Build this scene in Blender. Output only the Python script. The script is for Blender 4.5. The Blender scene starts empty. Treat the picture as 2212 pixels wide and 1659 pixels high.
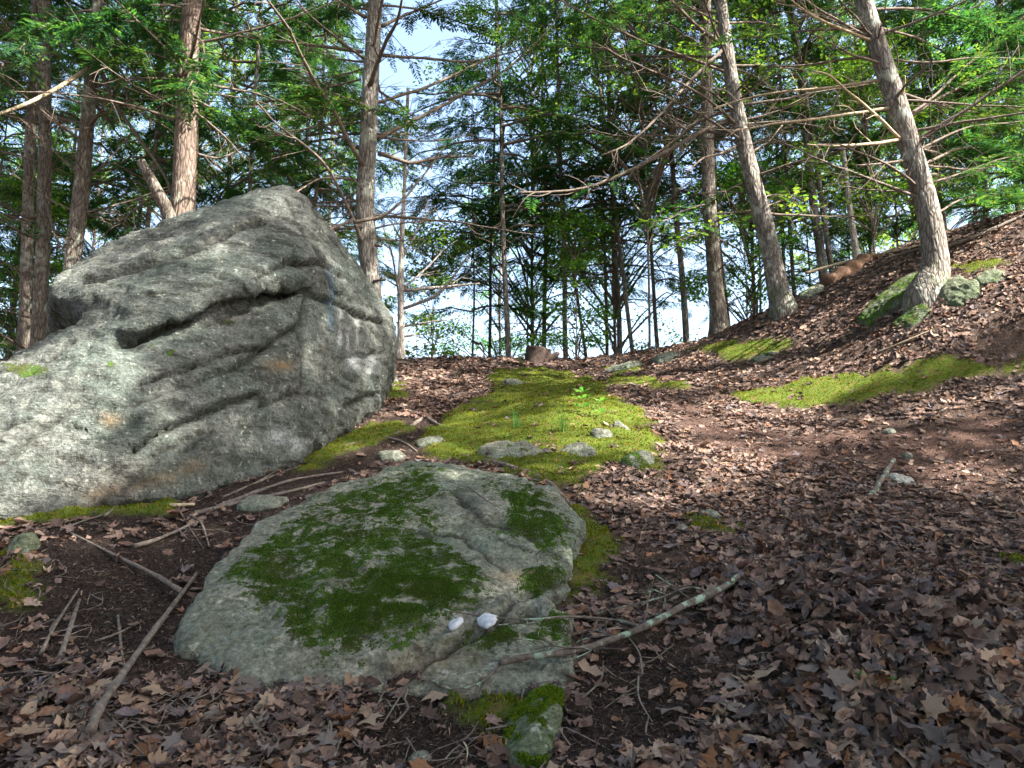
import bpy, bmesh, math, random
import numpy as np
from mathutils import Vector, Matrix

R = math.radians
random.seed(7)
rng = np.random.default_rng(7)
scene = bpy.context.scene
COL = scene.collection

# ------------------------------------------------------------------ camera, sky, sun, exposure
F, CX, CY = 1703.0, 1106.0, 829.5          # focal length and centre of the photograph, in pixels of a 2212 px wide view
PITCH = R(8.0)
CAM = np.array([0.0, 0.0, 1.55])
cam_data = bpy.data.cameras.new('camera')
cam_data.sensor_width = 36.0
cam_data.lens = 36.0 * F / 2212.0
cam_data.clip_start = 0.05
cam_data.clip_end = 2000.0
cam = bpy.data.objects.new('camera', cam_data)
cam.location = CAM
cam.rotation_euler = (R(90) + PITCH, 0, 0)
COL.objects.link(cam)
scene.camera = cam

SUN_DIR = Vector((0.60, -0.36, 0.72)).normalized()      # towards the sun: from the right, a little behind the viewer
world = bpy.data.worlds.new('World')
scene.world = world
world.use_nodes = True
wn = world.node_tree
bg = wn.nodes['Background']
sky = wn.nodes.new('ShaderNodeTexSky')
sky.sky_type = 'NISHITA'
sky.sun_disc = False
sky.sun_elevation = math.asin(SUN_DIR.z)
sky.sun_rotation = math.atan2(SUN_DIR.x, SUN_DIR.y)
sky.air_density = 1.0
sky.dust_density = 4.0
sky.ozone_density = 1.0
wn.links.new(sky.outputs[0], bg.inputs[0])
bg.inputs[1].default_value = 0.11
sun_data = bpy.data.lights.new('sun', 'SUN')
sun_data.energy = 5.0
sun_data.angle = R(0.53)
sun_data.color = (1.0, 0.93, 0.82)
sun = bpy.data.objects.new('sun', sun_data)
sun.rotation_euler = (-SUN_DIR).to_track_quat('-Z', 'Y').to_euler()
sun.location = (8, -8, 20)
COL.objects.link(sun)

scene.view_settings.view_transform = 'Standard'
scene.view_settings.look = 'None'
scene.view_settings.gamma = 1.0
scene.view_settings.use_curve_mapping = False
scene.view_settings.exposure = 2.6
scene.cycles.max_bounces = 5
scene.cycles.diffuse_bounces = 3
scene.cycles.glossy_bounces = 2
scene.cycles.transmission_bounces = 2
scene.cycles.use_denoising = True
scene.cycles.use_adaptive_sampling = True
scene.cycles.adaptive_threshold = 0.025

# ------------------------------------------------------------------ numeric helpers
PERM = np.random.default_rng(3).permutation(256)
PERM = np.concatenate([PERM, PERM, PERM])
GRAD = np.random.default_rng(4).normal(size=(256, 3))
GRAD /= np.linalg.norm(GRAD, axis=1)[:, None]

def pnoise(P):
    P = np.asarray(P, float)
    i = np.floor(P).astype(int)
    f = P - i
    u = f * f * f * (f * (f * 6 - 15) + 10)
    i &= 255
    res = 0
    for dx in (0, 1):
        for dy in (0, 1):
            for dz in (0, 1):
                h = PERM[PERM[PERM[(i[:, 0] + dx) & 255] + ((i[:, 1] + dy) & 255)] + ((i[:, 2] + dz) & 255)]
                g = GRAD[h]
                d = f - np.array([dx, dy, dz])
                w = (u[:, 0] if dx else 1 - u[:, 0]) * (u[:, 1] if dy else 1 - u[:, 1]) * (u[:, 2] if dz else 1 - u[:, 2])
                res = res + w * (g * d).sum(1)
    return res * 1.5

def fbm(P, octaves=4, gain=0.5):
    P = np.asarray(P, float)
    a, s, t = 1.0, 0, 0
    for o in range(octaves):
        s = s + a * pnoise(P * (2 ** o) + 17.3 * o)
        t += a
        a *= gain
    return s / t

def smooth(a, b, x):
    t = np.clip((x - a) / (b - a), 0, 1)
    return t * t * (3 - 2 * t)

def ray(px, py):
    px = np.asarray(px, float); py = np.asarray(py, float)
    u = (px - CX) / F; v = (CY - py) / F
    return np.stack([u, math.cos(PITCH) - v * math.sin(PITCH), math.sin(PITCH) + v * math.cos(PITCH)], -1)

def at(px, py, Y):
    d = ray(px, py)
    return CAM + d * (np.asarray(Y, float) / d[..., 1])[..., None]

def proj(P):
    q = np.asarray(P) - CAM
    c, s = math.cos(PITCH), math.sin(PITCH)
    z = q[:, 1] * c + q[:, 2] * s
    z = np.where(np.abs(z) < 1e-4, 1e-4, z)
    up = -q[:, 1] * s + q[:, 2] * c
    return CX + F * q[:, 0] / z, CY - F * up / z, z

def seg_dist(X, Y, pts):
    pts = np.asarray(pts, float)
    best = np.full(X.shape, 1e9)
    for a, b in zip(pts[:-1], pts[1:]):
        d = b - a
        t = np.clip(((X - a[0]) * d[0] + (Y - a[1]) * d[1]) / (d @ d + 1e-9), 0, 1)
        best = np.minimum(best, np.hypot(X - a[0] - t * d[0], Y - a[1] - t * d[1]))
    return best

def poly_sd(X, Y, poly):
    """signed distance to a polygon, positive inside"""
    poly = np.asarray(poly, float)
    q = np.vstack([poly, poly[:1]])
    d = seg_dist(X, Y, q)
    ins = np.zeros(X.shape, bool)
    for a, b in zip(q[:-1], q[1:]):
        c = ((a[1] > Y) != (b[1] > Y)) & (X < (b[0] - a[0]) * (Y - a[1]) / (b[1] - a[1] + 1e-12) + a[0])
        ins ^= c
    return np.where(ins, d, -d)

# ------------------------------------------------------------------ mesh helpers
def mesh_from(name, V, faces, mat=None, smooth_shade=True):
    """faces: list of integer arrays (n,3) / (n,4)"""
    if not isinstance(faces, (list, tuple)):
        faces = [faces]
    faces = [f for f in faces if len(f)]
    me = bpy.data.meshes.new(name)
    V = np.ascontiguousarray(V, dtype=np.float32)
    me.vertices.add(len(V))
    me.vertices.foreach_set('co', V.ravel())
    loops = np.concatenate([np.asarray(f, np.int32).ravel() for f in faces])
    tot = np.concatenate([np.full(len(f), f.shape[1], np.int32) for f in faces])
    start = np.concatenate([[0], np.cumsum(tot)[:-1]]).astype(np.int32)
    me.loops.add(len(loops))
    me.loops.foreach_set('vertex_index', loops)
    me.polygons.add(len(tot))
    me.polygons.foreach_set('loop_start', start)
    me.update(calc_edges=True)
    if smooth_shade:
        me.polygons.foreach_set('use_smooth', np.ones(len(tot), bool))
    if mat:
        me.materials.append(mat)
    return me

def attr(me, name, vals):
    a = me.attributes.new(name, 'FLOAT', 'POINT')
    a.data.foreach_set('value', np.ascontiguousarray(vals, np.float32))

def obj(name, me, parent=None, **props):
    o = bpy.data.objects.new(name, me)
    COL.objects.link(o)
    if parent is not None:
        o.parent = parent
    for k, v in props.items():
        o[k] = v
    return o

def empty(name, loc, label, category, group=None):
    o = obj(name, None, label=label, category=category)
    o.location = loc
    o.empty_display_size = 0.2
    if group:
        o['group'] = group
    return o

class MB:
    """collects pieces of one mesh"""
    def __init__(s):
        s.V = []; s.Q = []; s.T = []; s.n = 0
    def add(s, V, Q=None, T=None):
        s.V.append(V)
        if Q is not None and len(Q): s.Q.append(np.asarray(Q) + s.n)
        if T is not None and len(T): s.T.append(np.asarray(T) + s.n)
        s.n += len(V)
    def mesh(s, name, mat, smooth_shade=True):
        fs = []
        if s.Q: fs.append(np.concatenate(s.Q))
        if s.T: fs.append(np.concatenate(s.T))
        return mesh_from(name, np.concatenate(s.V), fs, mat, smooth_shade)

def catmull(P, n):
    P = np.asarray(P, float)
    if len(P) < 3:
        t = np.linspace(0, 1, n)[:, None]
        return P[0] * (1 - t) + P[-1] * t
    Q = np.vstack([2 * P[0] - P[1], P, 2 * P[-1] - P[-2]])
    m = len(P) - 1
    s = np.linspace(0, m - 1e-6, n)
    i = s.astype(int); f = (s - i)[:, None]
    a, b, c, d = Q[i], Q[i + 1], Q[i + 2], Q[i + 3]
    return 0.5 * (2 * b + (c - a) * f + (2 * a - 5 * b + 4 * c - d) * f ** 2 + (3 * b - a - 3 * c + d) * f ** 3)

def tube(P, rad, n=6, cap=True, ref=None):
    P = np.asarray(P, float); m = len(P)
    rad = np.broadcast_to(np.asarray(rad, float), (m,))
    T = np.gradient(P, axis=0)
    T /= np.linalg.norm(T, axis=1)[:, None] + 1e-12
    if ref is None: ref = np.array([0, 0, 1.0]) if np.abs(T[:, 2]).max() < 0.8 else np.array([0.13, 1.0, 0.1])
    A = np.cross(T, ref); A /= np.linalg.norm(A, axis=1)[:, None] + 1e-12
    B = np.cross(T, A)
    ang = np.linspace(0, 2 * np.pi, n, endpoint=False)
    V = P[:, None, :] + rad[:, None, None] * (np.cos(ang)[None, :, None] * A[:, None, :] + np.sin(ang)[None, :, None] * B[:, None, :])
    V = V.reshape(-1, 3)
    i = np.arange(m - 1)[:, None]; j = np.arange(n)[None, :]
    k = (j + 1) % n
    Q = np.stack([i * n + j, i * n + k, (i + 1) * n + k, (i + 1) * n + j], -1).reshape(-1, 4)
    Tt = None
    if cap:
        V = np.vstack([V, P[:1], P[-1:]])
        j = np.arange(n); k = (j + 1) % n
        c0, c1 = m * n, m * n + 1
        Tt = np.vstack([np.stack([np.full(n, c0), k, j], -1), np.stack([np.full(n, c1), (m - 1) * n + j, (m - 1) * n + k], -1)])
    return V, Q, Tt

def norm(a):
    return a / (np.linalg.norm(a, axis=-1, keepdims=True) + 1e-12)

def scatter(tV, tF, O, D, U, S):
    """place template (tV verts, tF faces) at origins O with x axis D, z axis near U and scale S (N,) or (N,3)"""
    D = norm(D)
    side = norm(np.cross(U, D)); U = np.cross(D, side)
    S = np.asarray(S, float)
    if S.ndim == 1: S = np.repeat(S[:, None], 3, 1)
    V = (O[:, None, :] + tV[None, :, 0, None] * (S[:, 0, None] * D)[:, None, :]
         + tV[None, :, 1, None] * (S[:, 1, None] * side)[:, None, :] + tV[None, :, 2, None] * (S[:, 2, None] * U)[:, None, :])
    n, m = len(O), len(tV)
    Fs = tF[None, :, :] + (np.arange(n) * m)[:, None, None]
    return V.reshape(-1, 3), Fs.reshape(-1, tF.shape[1])

# ------------------------------------------------------------------ materials
class NT:
    def __init__(s, name):
        s.m = bpy.data.materials.new(name); s.m.use_nodes = True
        s.t = s.m.node_tree; s.t.nodes.clear()
        s.out = s.n('ShaderNodeOutputMaterial')
    def n(s, kind, **kw):
        nd = s.t.nodes.new(kind)
        for k, v in kw.items(): setattr(nd, k, v)
        return nd
    def l(s, a, b): s.t.links.new(a, b)
    def val(s, nd, i, v):
        if hasattr(v, 'links') or isinstance(v, bpy.types.NodeSocket): s.l(v, nd.inputs[i])
        else: nd.inputs[i].default_value = v
    def coord(s, kind='Object', scale=(1, 1, 1)):
        tc = s.n('ShaderNodeTexCoord'); mp = s.n('ShaderNodeMapping')
        mp.inputs['Scale'].default_value = scale
        s.l(tc.outputs[kind], mp.inputs[0]); return mp.outputs[0]
    def noise(s, vec, scale, detail=4, rough=0.55, dist=0.0):
        nd = s.n('ShaderNodeTexNoise')
        s.l(vec, nd.inputs['Vector']); nd.inputs['Scale'].default_value = scale
        nd.inputs['Detail'].default_value = detail; nd.inputs['Roughness'].default_value = rough
        nd.inputs['Distortion'].default_value = dist
        return nd.outputs['Fac']
    def vor(s, vec, scale, feature='F1', out='Distance'):
        nd = s.n('ShaderNodeTexVoronoi', feature=feature)
        s.l(vec, nd.inputs['Vector']); nd.inputs['Scale'].default_value = scale
        return nd.outputs[out]
    def ramp(s, fac, stops, interp='LINEAR'):
        nd = s.n('ShaderNodeValToRGB'); cr = nd.color_ramp; cr.interpolation = interp
        while len(cr.elements) < len(stops): cr.elements.new(0.5)
        for e, (p, c) in zip(cr.elements, stops):
            e.position = p
            e.color = (c, c, c, 1) if isinstance(c, (int, float)) else (*c, 1)
        s.l(fac, nd.inputs[0]); return nd.outputs[0]
    def mix(s, fac, a, b, mode='MIX'):
        nd = s.n('ShaderNodeMix', data_type='RGBA', blend_type=mode)
        s.val(nd, 0, fac)
        for i, v in ((6, a), (7, b)):
            if isinstance(v, (tuple, list)): nd.inputs[i].default_value = (*v, 1)
            else: s.l(v, nd.inputs[i])
        return nd.outputs[2]
    def math(s, op, a, b=0.0, clamp=False):
        nd = s.n('ShaderNodeMath', operation=op); nd.use_clamp = clamp
        s.val(nd, 0, a); s.val(nd, 1, b); return nd.outputs[0]
    def attr(s, name):
        nd = s.n('ShaderNodeAttribute'); nd.attribute_name = name; return nd.outputs['Fac']
    def bump(s, h, strength, dist, prev=None):
        nd = s.n('ShaderNodeBump'); nd.inputs['Strength'].default_value = strength
        nd.inputs['Distance'].default_value = dist; s.l(h, nd.inputs['Height'])
        if prev: s.l(prev, nd.inputs['Normal'])
        return nd.outputs[0]
    def hsv(s, col, h=0.5, sa=1.0, v=1.0):
        nd = s.n('ShaderNodeHueSaturation')
        s.val(nd, 0, h); s.val(nd, 1, sa); s.val(nd, 2, v); s.l(col, nd.inputs['Color']); return nd.outputs[0]
    def principled(s, col, rough=0.9, normal=None, spec=0.2):
        p = s.n('ShaderNodeBsdfPrincipled')
        if isinstance(col, (tuple, list)): p.inputs['Base Color'].default_value = (*col, 1)
        else: s.l(col, p.inputs['Base Color'])
        s.val(p, 'Roughness', rough)
        p.inputs['Specular IOR Level'].default_value = spec
        if normal: s.l(normal, p.inputs['Normal'])
        s.l(p.outputs[0], s.out.inputs[0]); return s.m

def rand_val(t):
    g = t.n('ShaderNodeNewGeometry'); o = t.n('ShaderNodeObjectInfo')
    return t.math('FRACT', t.math('ADD', g.outputs['Random Per Island'], o.outputs['Random']))

def leaf_material(name, stops, trans, tw=0.45, objvar=0.06, rough=0.55):
    t = NT(name)
    col = t.ramp(rand_val(t), stops)
    oi = t.n('ShaderNodeObjectInfo')
    hue = t.math('ADD', t.math('MULTIPLY', t.math('SUBTRACT', oi.outputs['Random'], 0.5), objvar), 0.5)
    col = t.hsv(col, h=hue)
    p = t.n('ShaderNodeBsdfDiffuse'); t.l(col, p.inputs[0])
    tr = t.n('ShaderNodeBsdfTranslucent')
    t.l(t.mix(1.0, col, trans, 'MULTIPLY'), tr.inputs[0])
    mx = t.n('ShaderNodeMixShader'); mx.inputs[0].default_value = tw
    t.l(p.outputs[0], mx.inputs[1]); t.l(tr.outputs[0], mx.inputs[2]); t.l(mx.outputs[0], t.out.inputs[0])
    return t.m

M = {}
M['hemlock'] = leaf_material('hemlock_foliage', [(0, (0.016, 0.050, 0.030)), (0.4, (0.028, 0.080, 0.036)), (0.75, (0.050, 0.115, 0.034)), (1, (0.11, 0.165, 0.035))], (1.6, 1.8, 0.8), 0.45, 0.07)
M['broad'] = leaf_material('broadleaf_foliage', [(0, (0.045, 0.12, 0.035)), (0.5, (0.08, 0.175, 0.038)), (1, (0.17, 0.24, 0.045))], (1.6, 1.8, 0.8), 0.5)
M['plant'] = leaf_material('seedling_green', [(0, (0.06, 0.17, 0.05)), (1, (0.11, 0.24, 0.06))], (1.4, 1.6, 0.6), 0.4)
M['moss'] = leaf_material('moss_blades', [(0, (0.03, 0.075, 0.010)), (0.35, (0.065, 0.115, 0.010)), (0.7, (0.13, 0.16, 0.012)), (1, (0.20, 0.16, 0.02))], (1.2, 1.3, 0.5), 0.3, rough=0.8)
M['darkmoss'] = leaf_material('dark_moss_blades', [(0, (0.016, 0.045, 0.008)), (0.4, (0.036, 0.085, 0.012)), (0.75, (0.065, 0.11, 0.016)), (1, (0.10, 0.095, 0.025))], (1.2, 1.3, 0.5), 0.25, rough=0.8)

def dead_leaf_material(name, stops):
    t = NT(name)
    col = t.ramp(rand_val(t), stops)
    v = t.coord('Object')
    col = t.mix(1.0, col, t.ramp(t.noise(v, 55, 3), [(0.3, 0.55), (0.7, 1.15)]), 'MULTIPLY')
    p = t.n('ShaderNodeBsdfPrincipled'); t.l(col, p.inputs['Base Color'])
    p.inputs['Roughness'].default_value = 0.75; p.inputs['Specular IOR Level'].default_value = 0.2
    t.l(t.bump(t.noise(v, 150, 3), 0.5, 0.005), p.inputs['Normal'])
    tr = t.n('ShaderNodeBsdfTranslucent'); t.l(col, tr.inputs[0])
    mx = t.n('ShaderNodeMixShader'); mx.inputs[0].default_value = 0.12
    t.l(p.outputs[0], mx.inputs[1]); t.l(tr.outputs[0], mx.inputs[2]); t.l(mx.outputs[0], t.out.inputs[0])
    return t.m
LEAFCOL = {'tan': [(0, (0.24, 0.165, 0.115)), (1, (0.36, 0.27, 0.20))], 'rust brown': [(0, (0.13, 0.06, 0.03)), (1, (0.23, 0.12, 0.065))],
           'grey-brown': [(0, (0.11, 0.09, 0.085)), (1, (0.21, 0.175, 0.16))], 'dark brown': [(0, (0.05, 0.034, 0.03)), (1, (0.10, 0.068, 0.055))]}
M['deadleaf'] = dead_leaf_material('dead_leaf', [(0, (0.06, 0.037, 0.032)), (0.14, (0.20, 0.128, 0.10)), (0.26, (0.11, 0.082, 0.08)), (0.38, (0.27, 0.18, 0.14)), (0.5, (0.045, 0.030, 0.028)),
    (0.6, (0.14, 0.118, 0.125)), (0.70, (0.17, 0.08, 0.042)), (0.82, (0.33, 0.245, 0.195)), (0.9, (0.08, 0.054, 0.05)), (1, (0.19, 0.12, 0.095))])
for _k, _v in LEAFCOL.items(): M['leaf_' + _k] = dead_leaf_material('dead_leaf_' + _k.replace(' ', '_').replace('-', '_'), _v)

def bark_material(name, c0, c1, c2, lichen, mossy=True, scale=1.0):
    t = NT(name)
    v = t.coord('Object', (1, 1, 0.22))
    v2 = t.coord('Object')
    ridge = t.vor(v, 26 * scale, 'DISTANCE_TO_EDGE')
    n1 = t.noise(v, 30 * scale, 6, 0.65, 0.6)
    n2 = t.noise(v2, 2.2, 4)
    n3 = t.noise(v2, 9, 5, 0.65)
    col = t.ramp(n1, [(0.28, c0), (0.5, c1), (0.72, c2)])
    col = t.mix(t.ramp(ridge, [(0.0, 0.75), (0.12, 0.0)]), col, tuple(0.35 * a for a in c0))
    col = t.mix(t.ramp(t.math('MULTIPLY', n3, n2), [(0.28, 0.0), (0.36, 0.75)]), col, lichen)
    if mossy:
        col = t.mix(t.math('MULTIPLY', t.attr('mossy'), t.ramp(n3, [(0.40, 0.0), (0.6, 1.0)])), col, (0.055, 0.085, 0.018))
    h = t.math('ADD', t.math('MULTIPLY', t.ramp(ridge, [(0, 0.0), (0.25, 1.0)]), 0.6), n1)
    return t.principled(col, 0.92, t.bump(h, 0.9, 0.015), 0.1)
M['bark'] = bark_material('hemlock_bark', (0.060, 0.050, 0.044), (0.135, 0.115, 0.100), (0.22, 0.19, 0.165), (0.27, 0.29, 0.25))
M['barkgrey'] = bark_material('grey_bark', (0.075, 0.067, 0.06), (0.175, 0.158, 0.142), (0.28, 0.255, 0.232), (0.33, 0.35, 0.31))
M['barkred'] = bark_material('reddish_bark', (0.065, 0.047, 0.041), (0.14, 0.108, 0.09), (0.22, 0.175, 0.148), (0.25, 0.25, 0.21), scale=0.8)
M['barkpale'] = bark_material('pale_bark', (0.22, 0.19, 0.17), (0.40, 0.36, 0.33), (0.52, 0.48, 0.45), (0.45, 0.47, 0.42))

def wood_material(name, c0, c1, lich=None):
    t = NT(name)
    v = t.coord('Object'); 
    n = t.noise(v, 38, 5, 0.6)
    col = t.ramp(n, [(0.3, c0), (0.68, c1)])
    if lich:
        col = t.mix(t.ramp(t.noise(v, 17, 4, 0.6), [(0.54, 0.0), (0.60, 0.85)]), col, lich)
    return t.principled(col, 0.9, t.bump(t.noise(v, 90, 4), 0.5, 0.006), 0.15)
M['twig'] = wood_material('dead_branch', (0.055, 0.043, 0.036), (0.17, 0.14, 0.115))
M['palebranch'] = wood_material('pale_dead_branch', (0.20, 0.155, 0.10), (0.44, 0.37, 0.27))
M['stick'] = wood_material('grey_stick', (0.06, 0.05, 0.044), (0.17, 0.145, 0.125))
M['stick2'] = wood_material('lichen_stick', (0.05, 0.042, 0.037), (0.14, 0.12, 0.105), (0.22, 0.32, 0.25))
M['rotwood'] = wood_material('rotten_wood', (0.07, 0.042, 0.03), (0.20, 0.12, 0.08))
M['darkwood'] = wood_material('dark_stump', (0.018, 0.014, 0.012), (0.075, 0.052, 0.045))
M['cutwood'] = wood_material('bare_wood', (0.30, 0.17, 0.09), (0.50, 0.34, 0.22))

def ground_material():
    t = NT('forest_floor')
    v = t.coord('Object')
    n = t.noise(v, 3.2, 6, 0.6); n2 = t.noise(v, 45, 6, 0.7); n3 = t.noise(v, 160, 3, 0.6)
    soil = t.ramp(n2, [(0.3, (0.010, 0.007, 0.0065)), (0.5, (0.026, 0.018, 0.016)), (0.72, (0.07, 0.048, 0.040))])
    soil = t.mix(t.ramp(n3, [(0.60, 0.0), (0.70, 0.6)]), soil, (0.22, 0.16, 0.12))
    path = t.ramp(n2, [(0.3, (0.04, 0.024, 0.021)), (0.7, (0.14, 0.085, 0.068))])
    col = t.mix(t.math('MULTIPLY', t.attr('path'), t.ramp(n, [(0.3, 0.5), (0.6, 1.0)])), soil, path)
    mossc = t.ramp(n2, [(0.3, (0.04, 0.07, 0.010)), (0.6, (0.085, 0.115, 0.016)), (0.8, (0.15, 0.14, 0.03))])
    mossc = t.mix(t.ramp(t.noise(v, 11, 4), [(0.52, 0.0), (0.68, 0.7)]), mossc, (0.13, 0.085, 0.035))
    col = t.mix(t.attr('moss'), col, mossc)
    lit = t.ramp(n2, [(0.3, (0.07, 0.048, 0.038)), (0.5, (0.15, 0.105, 0.085)), (0.7, (0.26, 0.19, 0.15))])
    col = t.mix(t.attr('litter'), col, lit)
    h = t.math('ADD', t.math('MULTIPLY', n2, 1.0), t.math('MULTIPLY', n3, 0.35))
    return t.principled(col, 0.95, t.bump(h, 0.9, 0.03), 0.1)
M['ground'] = ground_material()

def rock_material(name, c0, c1, c2, lichen, stain, streaks=True):
    t = NT(name)
    v = t.coord('Object')
    vs = t.n('ShaderNodeMapping'); vs.inputs['Rotation'].default_value = (0.15, 0.36, 0.5); vs.inputs['Scale'].default_value = (1, 1, 5)
    t.l(v, vs.inputs[0]); vb = vs.outputs[0]
    n1 = t.noise(v, 1.6, 6, 0.62); n2 = t.noise(v, 9, 6, 0.68); n3 = t.noise(v, 48, 5, 0.7); nb = t.noise(vb, 2.6, 6, 0.62, 0.3)
    col = t.ramp(n2, [(0.28, c0), (0.5, c1), (0.72, c2)])
    col = t.mix(t.ramp(n1, [(0.42, 0.0), (0.62, 0.65)]), col, lichen)
    if streaks:
        col = t.mix(t.ramp(nb, [(0.34, 0.8), (0.46, 0.0)]), col, stain)
        nb2 = t.noise(vb, 10, 5, 0.7, 0.4)
        col = t.mix(t.ramp(nb2, [(0.33, 0.7), (0.45, 0.0)]), col, stain)
    col = t.mix(1.0, col, t.ramp(n3, [(0.28, 0.30), (0.5, 0.92), (0.72, 1.6)]), 'MULTIPLY')
    col = t.mix(t.ramp(t.noise(v, 14, 6, 0.75), [(0.36, 0.75), (0.46, 0.0)]), col, stain)
    col = t.mix(t.ramp(t.noise(v, 21, 4, 0.6), [(0.62, 0.0), (0.70, 0.55)]), col, (0.42, 0.45, 0.40))
    col = t.mix(t.attr('crack'), col, (0.02, 0.019, 0.016))
    col = t.mix(t.math('MULTIPLY', t.attr('paint'), t.ramp(n2, [(0.35, 0.3), (0.6, 1.0)])), col, (0.055, 0.15, 0.26))
    col = t.mix(t.math('MULTIPLY', t.attr('chalk'), t.ramp(n3, [(0.35, 0.2), (0.6, 1.0)])), col, (0.50, 0.54, 0.56))
    col = t.mix(t.math('MULTIPLY', t.attr('rust'), t.ramp(n2, [(0.35, 0.2), (0.6, 1.0)])), col, (0.20, 0.12, 0.05))
    mossc = t.ramp(n3, [(0.3, (0.020, 0.058, 0.008)), (0.55, (0.050, 0.105, 0.010)), (0.75, (0.09, 0.14, 0.014))])
    speck = t.noise(v, 52, 4, 0.65)
    cov = t.math('ADD', t.math('MULTIPLY', t.attr('moss'), 1.0), t.math('MULTIPLY', t.math('SUBTRACT', speck, 0.5), 2.9))
    mfac = t.ramp(cov, [(0.50, 0.0), (0.62, 1.0)])
    mossc = t.mix(t.ramp(t.noise(v, 5, 4), [(0.45, 0.0), (0.62, 0.75)]), mossc, (0.045, 0.042, 0.012))
    col = t.mix(mfac, col, mossc)
    h = t.math('ADD', t.math('ADD', t.math('ADD', t.math('MULTIPLY', n2, 0.9), t.math('MULTIPLY', mfac, 0.25)), t.math('MULTIPLY', n3, 0.35)), t.math('MULTIPLY', nb, 0.8))
    return t.principled(col, 0.88, t.bump(h, 1.0, 0.05), 0.2)
M['boulder'] = rock_material('boulder_gneiss', (0.048, 0.053, 0.050), (0.105, 0.113, 0.106), (0.20, 0.20, 0.183), (0.075, 0.10, 0.088), (0.030, 0.033, 0.027))
M['rock'] = rock_material('ledge_rock', (0.11, 0.113, 0.09), (0.185, 0.185, 0.15), (0.28, 0.27, 0.225), (0.125, 0.16, 0.13), (0.08, 0.088, 0.055), True)
M['greenrock'] = rock_material('lichen_rock', (0.065, 0.078, 0.05), (0.115, 0.128, 0.085), (0.18, 0.187, 0.135), (0.085, 0.12, 0.068), (0.045, 0.065, 0.03), True)
M['palerock'] = rock_material('pale_rock', (0.22, 0.22, 0.20), (0.34, 0.335, 0.31), (0.46, 0.45, 0.42), (0.30, 0.32, 0.28), (0.18, 0.17, 0.14), True)
t = NT('quartz'); vq = t.coord('Object')
M['quartz'] = t.principled(t.ramp(t.noise(vq, 30, 4), [(0.3, (0.30, 0.32, 0.36)), (0.7, (0.52, 0.54, 0.58))]), 0.6, t.bump(t.noise(vq, 50, 4), 0.5, 0.01), 0.4)

# ------------------------------------------------------------------ the ground
def base_h(x, y):
    h = 0.29 * y
    crest = 3.83
    k = y - 13.0
    beyond = crest + 0.05 * np.tanh(k) - 0.13 * np.maximum(k - 0.8, 0) ** 1.15
    w = smooth(12.4, 13.8, y)
    h = h * (1 - w) + np.maximum(beyond, -6.0) * w
    return np.maximum(h, -7.0)

ctrl_px = [(1440, 750, 13), (1560, 727, 13), (1700, 655, 11.5), (1690, 672, 10.6), (1850, 575, 11.5), (2020, 625, 8.8),
           (2212, 460, 10.5), (2100, 560, 9.5), (2000, 720, 8.2), (2212, 700, 7.7), (1800, 720, 9.6), (1640, 780, 9.8),
           (1560, 850, 8.9), (1880, 800, 8.35), (1880, 850, 7.9), (2200, 795, 7.55), (2200, 850, 7.2), (2100, 950, 6.7)]
C = [tuple(at(*c)) for c in ctrl_px]
C = [(x, y, z - float(base_h(np.array(x), np.array(y)))) for x, y, z in C]
for px, Y in ((0, 2.5), (1106, 2.5), (2212, 2.5), (300, 4), (1106, 4), (2000, 4), (2212, 5.1), (0, 5), (1106, 6), (1500, 6), (1800, 6), (1300, 8.5), (1100, 11), (1300, 11.5), (900, 13.2), (1100, 13.4), (1300, 13.4), (0, 9), (300, 13), (0, 13)):
    C.append(((px - CX) / F * Y, Y, 0.0))
C += [(12, 9, 2.6), (12, 3, 1.2), (12, -4, 0.4), (-10, 5, 0), (-10, 12, 0), (0, -6, 0), (-7, -4, 0), (10, 16, 1.6), (16, 12, 2.6), (0, 18, 0), (-10, 18, 0), (0, 1, 0), (3, 0, 0.1), (-3, 0, 0)]
C = np.array(C)
def _k(r2): return 0.5 * r2 * np.log(r2 + 1e-9)
nC = len(C)
A = np.zeros((nC + 3, nC + 3))
dx = C[:, None, 0] - C[None, :, 0]; dy = C[:, None, 1] - C[None, :, 1]
A[:nC, :nC] = _k(dx ** 2 + dy ** 2) + np.eye(nC) * 0.02
A[:nC, nC] = 1; A[:nC, nC + 1] = C[:, 0]; A[:nC, nC + 2] = C[:, 1]
A[nC:, :nC] = A[:nC, nC:].T
WT = np.linalg.solve(A, np.concatenate([C[:, 2], np.zeros(3)]))
def resid(x, y):
    x = np.clip(x, -14, 18); y = np.clip(y, -8, 20)
    o = WT[nC] + WT[nC + 1] * x + WT[nC + 2] * y
    for i in range(nC):
        o = o + WT[i] * _k((x - C[i, 0]) ** 2 + (y - C[i, 1]) ** 2)
    return o
def gauss(x, y, cx, cy, sx, sy, a): return a * np.exp(-((x - cx) / sx) ** 2 - ((y - cy) / sy) ** 2)

def height(x, y):
    x = np.asarray(x, float); y = np.asarray(y, float)
    s = x.shape
    x = x.ravel(); y = y.ravel()
    h = base_h(x, y)
    r = np.hypot(x, y - 7)
    h = h + resid(x, y) * (1 - smooth(16, 34, r))
    h += gauss(x, y, 1.75, 3.35, 0.75, 0.6, 0.16)           # heap of leaves
    h += gauss(x, y, 0.62, 7.6, 0.85, 1.2, 0.16)            # mossy hump
    h += gauss(x, y, -2.4, 4.0, 0.35, 0.4, 0.10)
    P = np.stack([x, y, np.zeros_like(x)], -1)
    near = 1 - smooth(16, 30, r)
    h += near * (0.055 * fbm(P * 0.9, 3) + 0.022 * fbm(P * 4.0 + 5, 3) + 0.010 * pnoise(P * 13.0)) + (1 - near) * 0.8 * fbm(P * 0.07, 3)
    return h.reshape(s)

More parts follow.
